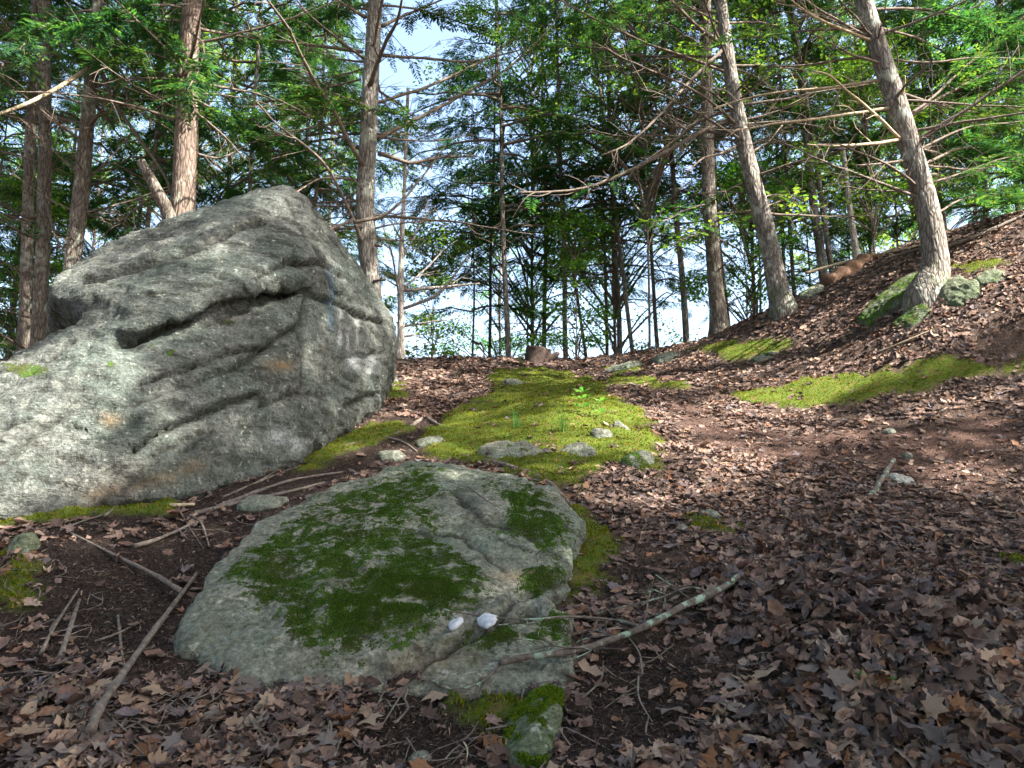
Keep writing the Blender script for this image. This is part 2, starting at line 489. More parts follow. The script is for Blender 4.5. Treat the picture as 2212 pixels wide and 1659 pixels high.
def axis(a, b, step, lo, hi, g=1.22):
    mid = np.arange(a, b + 1e-6, step)
    left, right = [a], [mid[-1]]
    d = step
    while left[-1] > lo: d *= g; left.append(left[-1] - d)
    d = step
    while right[-1] < hi: d *= g; right.append(right[-1] + d)
    return np.concatenate([left[:0:-1], mid, right[1:]])
XS = axis(-5.6, 7.8, 0.055, -320, 320)
YS = axis(1.6, 14.0, 0.055, -320, 420)
GX, GY = np.meshgrid(XS, YS)
GZ = height(GX, GY)

def gz(x, y):
    x = np.asarray(x, float); y = np.asarray(y, float)
    i = np.clip(np.searchsorted(XS, x) - 1, 0, len(XS) - 2); j = np.clip(np.searchsorted(YS, y) - 1, 0, len(YS) - 2)
    u = np.clip((x - XS[i]) / (XS[i + 1] - XS[i]), 0, 1); v = np.clip((y - YS[j]) / (YS[j + 1] - YS[j]), 0, 1)
    return (GZ[j, i] * (1 - u) + GZ[j, i + 1] * u) * (1 - v) + (GZ[j + 1, i] * (1 - u) + GZ[j + 1, i + 1] * u) * v
def gn(x, y, e=0.08):
    n = np.stack([gz(x - e, y) - gz(x + e, y), gz(x, y - e) - gz(x, y + e), np.full(np.shape(x), 2 * e)], -1)
    return norm(n)
YR = np.arange(1.7, 24, 0.02)
def gp(px, py, lift=0.0):
    """where the ray through a pixel meets the ground"""
    P = at(np.full(len(YR), px), np.full(len(YR), py), YR)
    d = P[:, 2] - gz(P[:, 0], P[:, 1])
    k = np.where(d <= 0)[0]
    i = k[0] if len(k) else int(np.argmin(d))
    p = P[i].copy(); p[2] = gz(p[0], p[1]) + lift
    return p
def gpoly(pts): return np.array([gp(*p)[:2] for p in pts])

moss_regions = [gpoly(p) for p in (
    [(1060, 800), (1180, 795), (1290, 820), (1330, 860), (1400, 900), (1425, 950), (1430, 1030), (1370, 1015), (1330, 1010), (1260, 1050), (1200, 1055), (1050, 1015), (980, 1005), (940, 990), (900, 950), (960, 900), (1050, 860)],
    [(0, 1095), (200, 1085), (330, 1065), (400, 1085), (360, 1110), (200, 1120), (0, 1145)],
    [(0, 1200), (70, 1195), (95, 1220), (60, 1330), (0, 1340)],
    [(1225, 1080), (1270, 1110), (1310, 1180), (1290, 1260), (1250, 1330), (1225, 1300), (1235, 1180)],
    [(1480, 1120), (1590, 1115), (1600, 1140), (1560, 1165), (1480, 1150)],
    [(1560, 855), (1750, 815), (1950, 800), (2200, 785), (2205, 805), (2000, 850), (1900, 865), (1740, 885), (1620, 875)],
    [(1440, 765), (1560, 742), (1720, 735), (1730, 750), (1650, 775), (1580, 780)],
    [(1290, 795), (1390, 790), (1400, 805), (1320, 815)],
    [(1300, 815), (1480, 830), (1490, 845), (1330, 835)],
    [(950, 1510), (1080, 1500), (1130, 1540), (1080, 1600), (1000, 1620), (960, 1580)],
    [(640, 990), (760, 930), (870, 910), (900, 930), (760, 980), (650, 1020)],
    [(820, 830), (870, 830), (870, 860), (830, 860)],
    [(2050, 575), (2150, 560), (2180, 575), (2080, 600)],
    [(2060, 1240), (2212, 1210), (2212, 1270), (2100, 1290)])]
path_region = gpoly([(1380, 800), (1500, 830), (1560, 900), (1700, 930), (2000, 900), (2212, 880), (2212, 1170), (2050, 1110), (1850, 1010), (1600, 1000), (1480, 930), (1420, 870)])
bare_regions = [gpoly(p) for p in (
    [(1235, 1360), (1400, 1390), (1560, 1450), (1590, 1590), (1450, 1680), (760, 1680), (740, 1560), (820, 1490), (1225, 1480)],
    [(60, 1190), (560, 1090), (620, 1090), (480, 1200), (420, 1330), (500, 1460), (350, 1480), (100, 1440)],
    [(1290, 1210), (1500, 1190), (1420, 1260), (1310, 1290)],
    [(420, 1090), (640, 990), (860, 900), (1000, 900), (1000, 1000), (880, 1000), (700, 1060), (560, 1125)])]
def moss_mask(x, y):
    P = np.stack([x, y, np.zeros_like(x)], -1)
    nz = 0.26 * fbm(P * 2.6, 4) + 0.07 * pnoise(P * 17.0)
    m = np.zeros_like(x)
    for poly in moss_regions:
        m = np.maximum(m, smooth(-0.03, 0.06, np.minimum(poly_sd(x, y, poly), 0.16) + nz))
    return m
def path_mask(x, y):
    P = np.stack([x, y, np.zeros_like(x)], -1)
    return smooth(-0.2, 0.3, poly_sd(x, y, path_region) + 0.45 * fbm(P * 2.0, 3))
def bare_mask(x, y):
    P = np.stack([x, y, np.zeros_like(x)], -1)
    m = np.zeros_like(x)
    for poly in bare_regions:
        m = np.maximum(m, smooth(-0.10, 0.15, poly_sd(x, y, poly) + 0.2 * fbm(P * 3.0, 3)))
    return m

gx, gy = GX.ravel(), GY.ravel()
inn = (gx > -6) & (gx < 9) & (gy > 1.2) & (gy < 16)
mm = np.zeros_like(gx); pm = np.zeros_like(gx); lm = np.ones_like(gx)
mm[inn] = moss_mask(gx[inn], gy[inn]); pm[inn] = path_mask(gx[inn], gy[inn])
lm[inn] = 0.30 * (1 - mm[inn]) * (1 - pm[inn]) * (1 - bare_mask(gx[inn], gy[inn])) * (gx[inn] > -1.5)
def cushion(x, y): return 0.03 + 0.05 * fbm(np.stack([x, y, 0 * x], -1) * 3.2 + 50, 3) + 0.02 * fbm(np.stack([x, y, 0 * x], -1) * 11, 2)
GZ2 = GZ.ravel() + mm * cushion(gx, gy)
nx, ny = len(XS), len(YS)
ii, jj = np.meshgrid(np.arange(nx - 1), np.arange(ny - 1))
q = np.stack([jj * nx + ii, jj * nx + ii + 1, (jj + 1) * nx + ii + 1, (jj + 1) * nx + ii], -1).reshape(-1, 4)
me = mesh_from('forest_floor', np.stack([gx, gy, GZ2], -1), q, M['ground'])
attr(me, 'moss', mm); attr(me, 'path', pm); attr(me, 'litter', lm)
obj('ground', me, kind='structure')

# ------------------------------------------------------------------ rocks
def remesh(hulls, voxel):
    bm = bmesh.new()
    for H in hulls:
        vs = [bm.verts.new(Vector(p)) for p in H]
        r = bmesh.ops.convex_hull(bm, input=vs)
        kill = {g for g in r['geom_interior'] if isinstance(g, bmesh.types.BMVert)} | {g for g in r['geom_unused'] if isinstance(g, bmesh.types.BMVert)}
        if kill: bmesh.ops.delete(bm, geom=list(kill), context='VERTS')
    me = bpy.data.meshes.new('tmp'); bm.to_mesh(me); bm.free()
    o = bpy.data.objects.new('tmp', me); COL.objects.link(o)
    md = o.modifiers.new('r', 'REMESH'); md.mode = 'VOXEL'; md.voxel_size = voxel
    dg = bpy.context.evaluated_depsgraph_get()
    ev = o.evaluated_get(dg).to_mesh()
    V = np.empty(len(ev.vertices) * 3, np.float32); ev.vertices.foreach_get('co', V); V = V.reshape(-1, 3).astype(float)
    Q = np.empty(len(ev.loops), np.int32); ev.loops.foreach_get('vertex_index', Q)
    tot = np.empty(len(ev.polygons), np.int32); ev.polygons.foreach_get('loop_total', tot)
    o.evaluated_get(dg).to_mesh_clear()
    if (tot == 4).all(): fs = [Q.reshape(-1, 4)]
    else:
        st = np.concatenate([[0], np.cumsum(tot)[:-1]]); fs = []
        for k in (3, 4):
            s = st[tot == k]
            if len(s): fs.append(np.stack([Q[s + i] for i in range(k)], -1))
    bpy.data.objects.remove(o); bpy.data.meshes.remove(me)
    return V, fs

def vnormals(V, fs):
    N = np.zeros_like(V)
    for f in fs:
        n = np.cross(V[f[:, 2]] - V[f[:, 0]], V[f[:, -1]] - V[f[:, 1]])
        for k in range(f.shape[1]): np.add.at(N, f[:, k], n)
    return norm(N)
def relax(V, fs, it):
    E = np.vstack([np.stack([f[:, k], f[:, (k + 1) % f.shape[1]]], -1) for f in fs for k in range(f.shape[1])])
    E = np.vstack([E, E[:, ::-1]])
    deg = np.bincount(E[:, 0], minlength=len(V))[:, None] + 1e-9
    for _ in range(it):
        S = np.stack([np.bincount(E[:, 0], weights=V[E[:, 1], k], minlength=len(V)) for k in range(3)], -1)
        V = 0.5 * V + 0.5 * S / deg
    return V

def px_hull(pts, push=0.35, drop=0.3, sink=None):
    """front points from pixels and distances; a copy pushed away and sunk gives the stone its body"""
    P = np.array([at(*p) for p in pts])
    B = CAM + (P - CAM) * (1 + push)
    B[:, 2] -= drop
    return np.vstack([P, B])

def make_rock(name, mat, hulls, voxel, label, it=4, amp=0.03, freq=2.0, strata=0.0, cracks=(), mossf=None, paint=None, parent=None, origin=None, category='rock', group=None, fine=0.008):
    V, fs = remesh(hulls, voxel)
    V = relax(V, fs, it)
    N = vnormals(V, fs)
    d = amp * fbm(V * freq, 4) + fine * 0.9 * (1 - 3 * np.abs(fbm(V * 5.5 + 31, 3))) + amp * 0.35 * (1 - 2 * np.abs(fbm(V * freq * 2.6 + 9, 3))) + fine * fbm(V * 16, 3)
    crack = np.zeros(len(V))
    if strata:
        nb = norm(np.array([[0.30, 0.22, 0.93]]))[0]
        s = V @ nb + 0.10 * fbm(V * 1.1, 3) + 0.02 * fbm(V * 5, 2)
        z0 = np.zeros_like(s)
        L = fbm(np.stack([s * 4.2, z0 + 3.1, 0.25 * V[:, 0]], -1), 3)
        L2 = fbm(np.stack([s * 17, z0 + 8.1, 0.5 * V[:, 0]], -1), 2)
        u = s * 5.2 + 0.9 * fbm(V * 0.7 + 40, 2)
        fr_ = u - np.floor(u); lay = np.floor(u)
        keep_ = smooth(-0.12, 0.25, fbm(np.stack([V[:, 0] * 1.1 + lay * 3.7, V[:, 1] * 1.1, lay * 5.1], -1), 2))
        d += strata * (0.8 * np.tanh(3 * L) + 0.35 * L2 + 2.2 * keep_ * (np.exp(-fr_ / 0.35) - 0.35))
        crack = np.maximum(crack, 0.8 * keep_ * smooth(0.93, 0.985, fr_))
        crack = np.maximum(crack, 0.45 * smooth(0.30, 0.5, -L2 - 0.2 * fbm(V * 3, 2)))
    px, py, dz = proj(V)
    front = ((V - CAM) * N).sum(1) < 0
    for line, w, depth, *lip in cracks:
        dist = seg_dist(px + 5 * fbm(V * 6, 2), py + 6 * fbm(V * 6 + 4, 2), line) * dz / F
        g = np.exp(-(dist / w) ** 2) * front
        d -= depth * g
        if lip:
            ln = np.asarray(line, float); yl = np.interp(px, ln[:, 0], ln[:, 1]); inx = smooth(ln[:, 0].min() - 20, ln[:, 0].min() + 30, px) * (1 - smooth(ln[:, 0].max() - 30, ln[:, 0].max() + 20, px))
            up = (yl - py) * dz / F
            d += lip[0] * front * inx * np.where(up > 0, np.exp(-(up / 0.22)) * smooth(0, 0.03, up), -0.6 * np.exp(up / 0.14))
        crack = np.maximum(crack, 0.9 * np.exp(-(dist / (0.55 * w)) ** 2) * front)
    V2 = V + N * d[:, None]
    if origin is None:
        c = V2.mean(0); origin = np.array([c[0], c[1], float(gz(c[0], c[1]))])
    me = mesh_from(name, V2 - origin, fs, mat)
    attr(me, 'crack', np.clip(crack, 0, 1))
    moss = mossf(V2, px, py, N) if mossf else np.zeros(len(V))
    attr(me, 'moss', moss)
    pa = paint(V2, px, py, N) if paint else {}
    for k in ('paint', 'chalk', 'rust'):
        attr(me, k, pa.get(k, np.zeros(len(V))))
    o = obj(name, me, parent)
    o.location = origin
    if parent is None:
        o['label'] = label; o['category'] = category
        if group: o['group'] = group
    return o, V2, N, moss, fs

def moss_blades(name, V, N, fs, w, count, hgt, mat, parent, origin, seed=1):
    """short upright shoots over the mossy faces"""
    r = np.random.default_rng(seed)
    f = fs[0]
    c = V[f].mean(1); fw = w[f].mean(1); fn = norm(N[f].mean(1))
    area = np.linalg.norm(np.cross(V[f[:, 2]] - V[f[:, 0]], V[f[:, -1]] - V[f[:, 1]]), axis=1)
    p = area * np.clip(fw - 0.42, 0, 1) ** 1.5
    p = p * (((c - CAM) * fn).sum(1) < 0.5)
    k = r.choice(len(f), count, p=p / p.sum())
    ab = r.random((count, 2, 1))
    q4 = V[f[k]]
    O = (q4[:, 0] * (1 - ab[:, 0]) + q4[:, 1] * ab[:, 0]) * (1 - ab[:, 1]) + (q4[:, -1] * (1 - ab[:, 0]) + q4[:, 2] * ab[:, 0]) * ab[:, 1]
    return blades(name, O, fn[k], hgt, mat, parent, origin, r)

def blades(name, O, Nn, hgt, mat, parent, origin, r, width=0.42):
    n = len(O)
    D = norm(Nn + r.normal(0, 0.45, (n, 3)))
    side = norm(np.cross(D, r.normal(size=(n, 3))))
    h = hgt * r.uniform(0.4, 1.3, n)[:, None]
    w = h * width
    O = O - 0.25 * h * Nn
    V = np.stack([O - side * w, O + side * w, O + D * h * 1.3], 1).reshape(-1, 3)
    T = np.arange(n * 3).reshape(-1, 3)
    me = mesh_from(name, V - origin, T, mat)
    o = obj(name, me, parent, kind='stuff')
    if parent is None: o.location = origin
    return o

# the great boulder
upper = px_hull([(112, 640, 6.0), (125, 605, 6.15), (180, 562, 6.5), (300, 502, 6.8), (450, 450, 7.0), (560, 414, 7.1), (622, 405, 7.15),
                 (662, 430, 7.25), (700, 492, 7.55), (600, 560, 6.38), (640, 600, 6.45), (560, 600, 6.15), (450, 640, 5.85), (400, 680, 5.72), (290, 728, 5.55),
                 (205, 655, 5.75), (300, 640, 5.65), (700, 610, 6.95)], 0.28, 0.45)
upper2 = px_hull([(620, 408, 7.15), (662, 432, 7.22), (700, 492, 7.5), (760, 562, 7.9), (812, 640, 8.35), (848, 690, 8.55), (700, 600, 6.9), (640, 560, 6.5), (780, 700, 7.9), (640, 640, 6.62), (700, 660, 7.05)], 0.2, 0.3)
lower = px_hull([(155, 1100, 4.9), (148, 930, 5.02), (165, 800, 5.25), (232, 722, 5.6), (300, 715, 5.8), (400, 690, 6.0), (560, 640, 6.45), (650, 628, 6.62),
                 (300, 900, 5.12), (400, 1075, 5.2), (640, 1000, 6.2), (640, 760, 6.42), (700, 930, 6.9), (812, 875, 8.0), (828, 800, 8.1), (852, 740, 8.3), (850, 690, 8.4),
                 (812, 650, 8.4), (720, 640, 7.3), (290, 1080, 5.0), (250, 800, 5.22)], 0.3, 0.6)
midband = px_hull([(180, 690, 5.72), (290, 732, 5.56), (400, 705, 5.75), (520, 650, 6.1), (220, 660, 5.75), (380, 640, 5.8), (170, 740, 5.62), (230, 775, 5.5)], 0.25, 0.3)
leftslab = px_hull([(-260, 1150, 4.35), (-20, 1118, 4.7), (150, 1095, 4.93), (300, 1095, 5.15), (320, 930, 5.35), (165, 960, 5.0), (60, 980, 4.9), (170, 800, 5.22), (185, 705, 5.75), (112, 728, 5.95), (0, 800, 5.75), (-260, 930, 5.3), (-100, 1000, 4.75)], 0.3, 0.5)
main_cracks = [
    ([(255, 745), (330, 722), (400, 697), (470, 662), (560, 637), (655, 628)], 0.026, 0.12, 0.06),
    ([(180, 612), (300, 582), (420, 542), (500, 503), (570, 482)], 0.016, 0.07, 0.03),
    ([(150, 575), (250, 545), (330, 515)], 0.02, 0.03),
    ([(560, 600), (620, 572), (690, 570), (740, 600)], 0.018, 0.05, 0.03),
    ([(300, 830), (400, 800), (510, 760), (600, 745)], 0.015, 0.05, 0.02),
    ([(500, 800), (590, 742), (655, 700), (662, 640)], 0.028, 0.07),
    ([(270, 880), (380, 840), (470, 810)], 0.02, 0.03),
    ([(290, 970), (350, 930), (470, 880), (560, 850)], 0.020, 0.06, 0.03),
    ([(330, 985), (420, 940), (470, 930), (400, 975)], 0.02, 0.03),
    ([(660, 640), (720, 655), (790, 690), (830, 700)], 0.02, 0.06, 0.02),
    ([(740, 775), (790, 770), (830, 760)], 0.018, 0.055),
    ([(0, 925), (60, 905)], 0.02, 0.05), ([(0, 1000), (90, 930), (150, 890)], 0.02, 0.04), ([(0, 850), (90, 790), (160, 740)], 0.018, 0.03),
    ([(560, 880), (640, 850), (700, 860)], 0.03, 0.04), ([(620, 430), (660, 520), (700, 590), (720, 640)], 0.03, 0.03),
    ([(740, 880), (790, 860), (815, 850)], 0.03, 0.04), ([(640, 700), (655, 760), (650, 840)], 0.02, 0.03)]
def boulder_paint(V, px, py, N):
    fr = ((V - CAM) * N).sum(1) < 0
    wob = 4 * fbm(V * 5, 2)
    p = np.exp(-((px + wob - 712) / 8) ** 2) * smooth(570, 600, py) * (1 - smooth(690, 730, py)) * fr * 0.4
    c = 0
    for x0, y0, y1, w in ((733, 665, 690, 4), (730, 715, 750, 4), (748, 720, 760, 3), (770, 690, 745, 4), (760, 765, 800, 14), (800, 770, 810, 12), (600, 930, 960, 22), (635, 945, 975, 14)):
        c = np.maximum(c, np.exp(-((px + wob - x0) / w) ** 2) * smooth(y0 - 8, y0 + 8, py) * (1 - smooth(y1 - 8, y1 + 8, py)))
    r = np.exp(-((px - 600) / 30) ** 2 - ((py - 790) / 12) ** 2) + np.exp(-((px - 240) / 20) ** 2 - ((py - 910) / 14) ** 2) + 0.7 * np.exp(-seg_dist(px, py, [(200, 1070), (330, 1040), (420, 1010)]) / 14)
    return {'paint': p, 'chalk': c * fr * 0.6, 'rust': np.clip(r, 0, 1) * fr * 0.8}
def boulder_moss(V, px, py, N):
    fr = ((V - CAM) * N).sum(1) < 0
    m = 0
    for cx, cy, sx, sy in ((490, 697, 26, 5), (365, 770, 10, 8), (330, 750, 8, 6), (60, 800, 60, 18), (240, 790, 10, 10)):
        m = np.maximum(m, np.exp(-((px - cx) / sx) ** 2 - ((py - cy) / sy) ** 2))
    return np.clip(smooth(0.35, 0.7, m + 0.35 * fbm(V * 9, 3)) * fr * 0.75, 0, 1)
boulder, bV, bN, bM, bF = make_rock('boulder', M['boulder'], [upper, upper2, lower, midband, leftslab], 0.028,
    'huge grey layered boulder with a deep overhanging crack, leaning on the slope beside trees', it=1, amp=0.022, freq=1.3, strata=0.013, cracks=main_cracks, paint=boulder_paint, mossf=boulder_moss, category='boulder', fine=0.024)

# the mossy outcrop in front
dome_pts = [(455, 1230, 3.72), (560, 1132, 4.28), (700, 1066, 4.68), (830, 1014, 5.15), (880, 1002, 5.3), (1000, 1012, 5.2), (1110, 1030, 5.0), (1200, 1062, 4.72), (1248, 1125, 4.35),
            (1230, 1200, 3.98), (1215, 1262, 3.68), (1110, 1300, 3.5), (1075, 1350, 3.36), (900, 1450, 3.08), (820, 1490, 2.96), (560, 1490, 2.96), (505, 1445, 3.06), (400, 1392, 3.22), (470, 1275, 3.62),
            (700, 1200, 3.74), (850, 1100, 4.3), (1000, 1112, 4.32), (700, 1350, 3.22), (900, 1300, 3.38), (1050, 1200, 3.78)]
dome = px_hull(dome_pts, 0.10, 0.45)
foot = px_hull([(1060, 1330, 3.36), (1100, 1282, 3.45), (1190, 1302, 3.38), (1226, 1335, 3.30), (1228, 1400, 3.13), (1225, 1490, 2.92), (1000, 1498, 2.90), (815, 1487, 2.94), (900, 1440, 3.06), (1150, 1380, 3.14)], 0.08, 0.4)
shoulder = px_hull([(1000, 1100, 4.25), (1100, 1130, 4.2), (1200, 1200, 3.85), (1225, 1150, 4.2), (1060, 1060, 4.6), (1190, 1090, 4.45), (1150, 1250, 3.68)], 0.08, 0.3)
mp1 = [(470, 1270), (560, 1170), (700, 1090), (830, 1025), (940, 1010), (970, 1075), (930, 1110), (1000, 1170), (1055, 1240), (1075, 1300), (990, 1320), (930, 1390), (850, 1410), (760, 1420), (680, 1440), (640, 1380), (600, 1330)]
mp2 = [(1040, 1050), (1150, 1055), (1210, 1100), (1225, 1180), (1200, 1230), (1140, 1180), (1070, 1140), (1090, 1100)]
mp3 = [(985, 1385), (1100, 1350), (1225, 1310), (1228, 1400), (1130, 1410), (1060, 1405)]
mp4 = [(1100, 1240), (1215, 1200), (1228, 1310), (1190, 1300), (1130, 1290)]
bare1 = [(900, 1150), (960, 1148), (1060, 1200), (1110, 1250), (1040, 1230), (960, 1170)]
def dome_moss(V, px, py, N):
    sd = np.maximum.reduce([poly_sd(px, py, p) for p in (mp1, mp2, mp3, mp4)])
    nz = fbm(V * 5.0, 4) * 60 + fbm(V * 19, 3) * 75 + pnoise(V * 42) * 30
    nz = nz * 0.8
    m = 0.88 * smooth(-38, 34, np.clip(sd, -60, 24) - 12 + nz - 45 * smooth(-12, 12, poly_sd(px, py, bare1)))
    heavy = smooth(0, 40, poly_sd(px, py, [(680, 1290), (800, 1210), (930, 1200), (1040, 1270), (1000, 1320), (900, 1380), (740, 1420), (690, 1380)]))
    return np.clip(np.maximum(m, heavy * smooth(-0.30, 0.0, fbm(V * 12, 3))), 0, 1) * smooth(-0.1, 0.2, N[:, 2])
def dome_paint(V, px, py, N):
    r = np.exp(-seg_dist(px, py, [(860, 1465), (930, 1440), (980, 1420)]) / 18) + 0.8 * np.exp(-((px - 1130) / 60) ** 2 - ((py - 1250) / 12) ** 2)
    return {'rust': np.clip(r, 0, 1) * 0.7}
out, oV, oN, oM, oF = make_rock('mossy_outcrop', M['rock'], [dome, foot, shoulder], 0.017,
    'low rounded rock outcrop blanketed in dark green moss, in front of the boulder', it=3, amp=0.055, freq=2.0, strata=0.006,
    cracks=[([(850, 1475), (930, 1425), (1010, 1385), (1078, 1350), (1150, 1318)], 0.025, 0.07), ([(1215, 1262), (1110, 1300), (1075, 1345)], 0.02, 0.03), ([(980, 1070), (1040, 1130), (1130, 1150), (1210, 1200)], 0.03, 0.03),
            ([(905, 1150), (1000, 1160), (1090, 1240)], 0.02, 0.02)],
    mossf=dome_moss, paint=dome_paint, category='rock', fine=0.014)
moss_blades('moss', oV, oN, oF, oM, 100000, 0.006, M['darkmoss'], out, np.array(out.location), 5)

def blob(px, py, w, h, Y=None, depth=None, rise=0.5, n=26, seed=0, sink=0.5, yaw=0.0, flat=1.0):
    """an irregular stone sitting on the ground where the pixel (px, py) meets it; w, h in pixels"""
    r = np.random.default_rng(seed)
    b = gp(px, py) if Y is None else at(px, py, Y)
    if Y is not None: b[2] = gz(b[0], b[1])
    s = b[1] / F
    W, H = w * s * 0.5, h * s * rise
    Dp = depth if depth else W * 0.8
    P = norm(r.normal(size=(n, 3))) * r.uniform(0.82, 1.05, (n, 1))
    P[:, 2] = np.where(P[:, 2] > 0, np.minimum(P[:, 2], 0.75 * flat) / (0.75 * flat), P[:, 2])
    P *= [W, Dp, H]
    c, sn = math.cos(yaw), math.sin(yaw)
    P = np.stack([P[:, 0] * c - P[:, 1] * sn, P[:, 0] * sn + P[:, 1] * c, P[:, 2] - H * (sink - 0.5)], -1)
    nn = gn(b[0], b[1])
    P[:, 2] += -(nn[0] * P[:, 0] + nn[1] * P[:, 1]) / nn[2]
    return P + b, b

def top_moss(amount, seed=0.0, f=9):
    return lambda V, px, py, N: np.clip(smooth(0.0, 0.25, amount - 0.5 + 0.8 * fbm(V * f + seed, 4)) * smooth(0.0, 0.5, N[:, 2]), 0, 1)

# small rock at the foot of the outcrop
sm = px_hull([(1072, 1615, 2.62), (1098, 1545, 2.72), (1150, 1492, 2.80), (1192, 1480, 2.84), (1216, 1492, 2.82), (1206, 1560, 2.66), (1176, 1640, 2.50), (1112, 1650, 2.50), (1150, 1560, 2.62)], 0.06, 0.25)
smo, sV, sN, sM, sF = make_rock('foot_rock', M['greenrock'], [sm], 0.014, 'small egg-shaped rock with green lichen at the foot of the mossy outcrop', it=5, amp=0.012, freq=5,
    mossf=lambda V, px, py, N: smooth(0.1, 0.35, 0.9 * fbm(V * 14, 3) + 0.5 * np.exp(-seg_dist(px, py, [(1080, 1600), (1120, 1540), (1190, 1485)]) / 18) + 0.1), fine=0.006)
moss_blades('moss', sV, sN, sF, sM, 8000, 0.008, M['moss'], smo, np.array(smo.location), 6)

stones = [  # px, py, w, h, rise, sink, material, moss, label
    (1100, 985, 150, 50, 0.42, 0.5, 'rock', 0.45, 'long grey ledge stone lying in the moss behind the outcrop'),
    (1235, 985, 105, 32, 0.5, 0.4, 'rock', 0.2, 'smooth pale slab at the tip of the grey ledge stone'),
    (850, 990, 80, 26, 0.5, 0.45, 'rock', 0.1, 'flat tan stone among roots near the tip of the mossy outcrop'),
    (930, 960, 64, 20, 0.5, 0.5, 'rock', 0.2, 'small flat grey stone beside the forked roots'),
    (1350, 930, 60, 42, 0.5, 0.45, 'rock', 0.25, 'upright tan stone poking from the mossy hump'),
    (1300, 945, 52, 32, 0.5, 0.45, 'rock', 0.3, 'low rounded stone in the moss beside the dead leaves'),
    (1110, 835, 56, 26, 0.5, 0.45, 'rock', 0.1, 'pale grey stone at the top of the mossy hump'),
    (1380, 1005, 100, 60, 0.45, 0.5, 'rock', 0.62, 'dark mossy stone at the leafy edge of the mossy hump'),
    (1535, 1118, 50, 18, 0.6, 0.4, 'rock', 0.2, 'flat tan stone edged with moss among dead leaves'),
    (1470, 1148, 36, 22, 0.5, 0.5, 'rock', 0.55, 'small mossy grey stone beside the flat tan stone'),
    (1945, 1045, 66, 24, 0.5, 0.3, 'palerock', 0.0, 'rounded white stone beside the cut stick on the path'),
    (1960, 990, 26, 18, 0.5, 0.4, 'rock', 0.0, 'small grey stone standing in the sunlit path'),
    (1920, 935, 30, 14, 0.5, 0.4, 'rock', 0.0, 'tiny grey pebble on the dark soil of the path'),
    (42, 1195, 80, 60, 0.55, 0.4, 'greenrock', 0.2, 'square grey-green block beside the moss clump below the boulder'),
    (1435, 780, 70, 26, 0.5, 0.45, 'rock', 0.35, 'low grey stone on the crest under the hemlocks'),
    (1345, 800, 90, 20, 0.5, 0.45, 'rock', 0.35, 'sunlit flat stone on the crest of the slope'),
    (2075, 640, 95, 46, 0.5, 0.45, 'greenrock', 0.3, 'pale slab just downhill of the leaning tree roots'),
    (2140, 605, 70, 26, 0.5, 0.45, 'greenrock', 0.3, 'thin pale slab uphill among leaves on the bank'),
    (1975, 660, 28, 22, 0.5, 0.4, 'rock', 0.0, 'small tan stone at the base of the leaning tree'),
    (1755, 640, 60, 28, 0.5, 0.45, 'rock', 0.5, 'mossy stone on the bank below the rotten log'),
    (1885, 700, 40, 26, 0.5, 0.5, 'greenrock', 0.7, 'mossy lump under the tilted slab'),
    (1650, 772, 60, 16, 0.5, 0.5, 'rock', 0.6, 'sunlit mossy stone beside the path on the bank'),
    (905, 1648, 60, 18, 0.5, 0.4, 'rock', 0.0, 'flat bluish stone in the bare soil below the outcrop'),
    (560, 1095, 120, 26, 0.45, 0.55, 'rock', 0.25, 'flat grey ledge at the upper left shoulder of the outcrop'),
    (375, 1072, 70, 14, 0.6, 0.3, 'palewood', 0.0, '')]
for i, (px, py, w, h, rise, sink, mt, ms, lab) in enumerate(stones):
    if mt == 'palewood': continue
    P, b = blob(px, py, w, h, rise=rise, seed=i + 3, sink=sink, flat=0.8)
    s = b[1] / F * w
    make_rock('stone', M[mt], [P], max(0.011, s / 26), lab, it=3, amp=0.10 * s, freq=1.2 / s, mossf=top_moss(ms, i) if ms else None, category='stone', fine=0.03 * s, origin=b)

# tilted slab beside the leaning tree
def flat_slab(pts, thick):
    P = np.array([gp(px, py) + [0, 0, lift] for px, py, lift in pts])
    return np.vstack([P, P - [0.0, 0.0, thick]])
make_rock('slab', M['greenrock'], [flat_slab([(1852, 700, 0.05), (1878, 672, 0.10), (1945, 625, 0.14), (1985, 612, 0.15), (1992, 630, 0.13), (1950, 662, 0.12), (1890, 702, 0.07)], 0.30)], 0.016, 'long mossy slab tilted against the foot of the leaning tree', it=2, amp=0.022, freq=5, mossf=top_moss(0.72, 3, 6), category='rock')
make_rock('slab', M['greenrock'], [flat_slab([(1925, 712, 0.03), (1945, 692, 0.07), (1990, 668, 0.09), (2010, 680, 0.06), (1970, 712, 0.03)], 0.25)], 0.016, 'shorter mossy slab wedged below the long tilted slab', it=2, amp=0.022, freq=5, mossf=top_moss(0.7, 8, 6), category='rock')

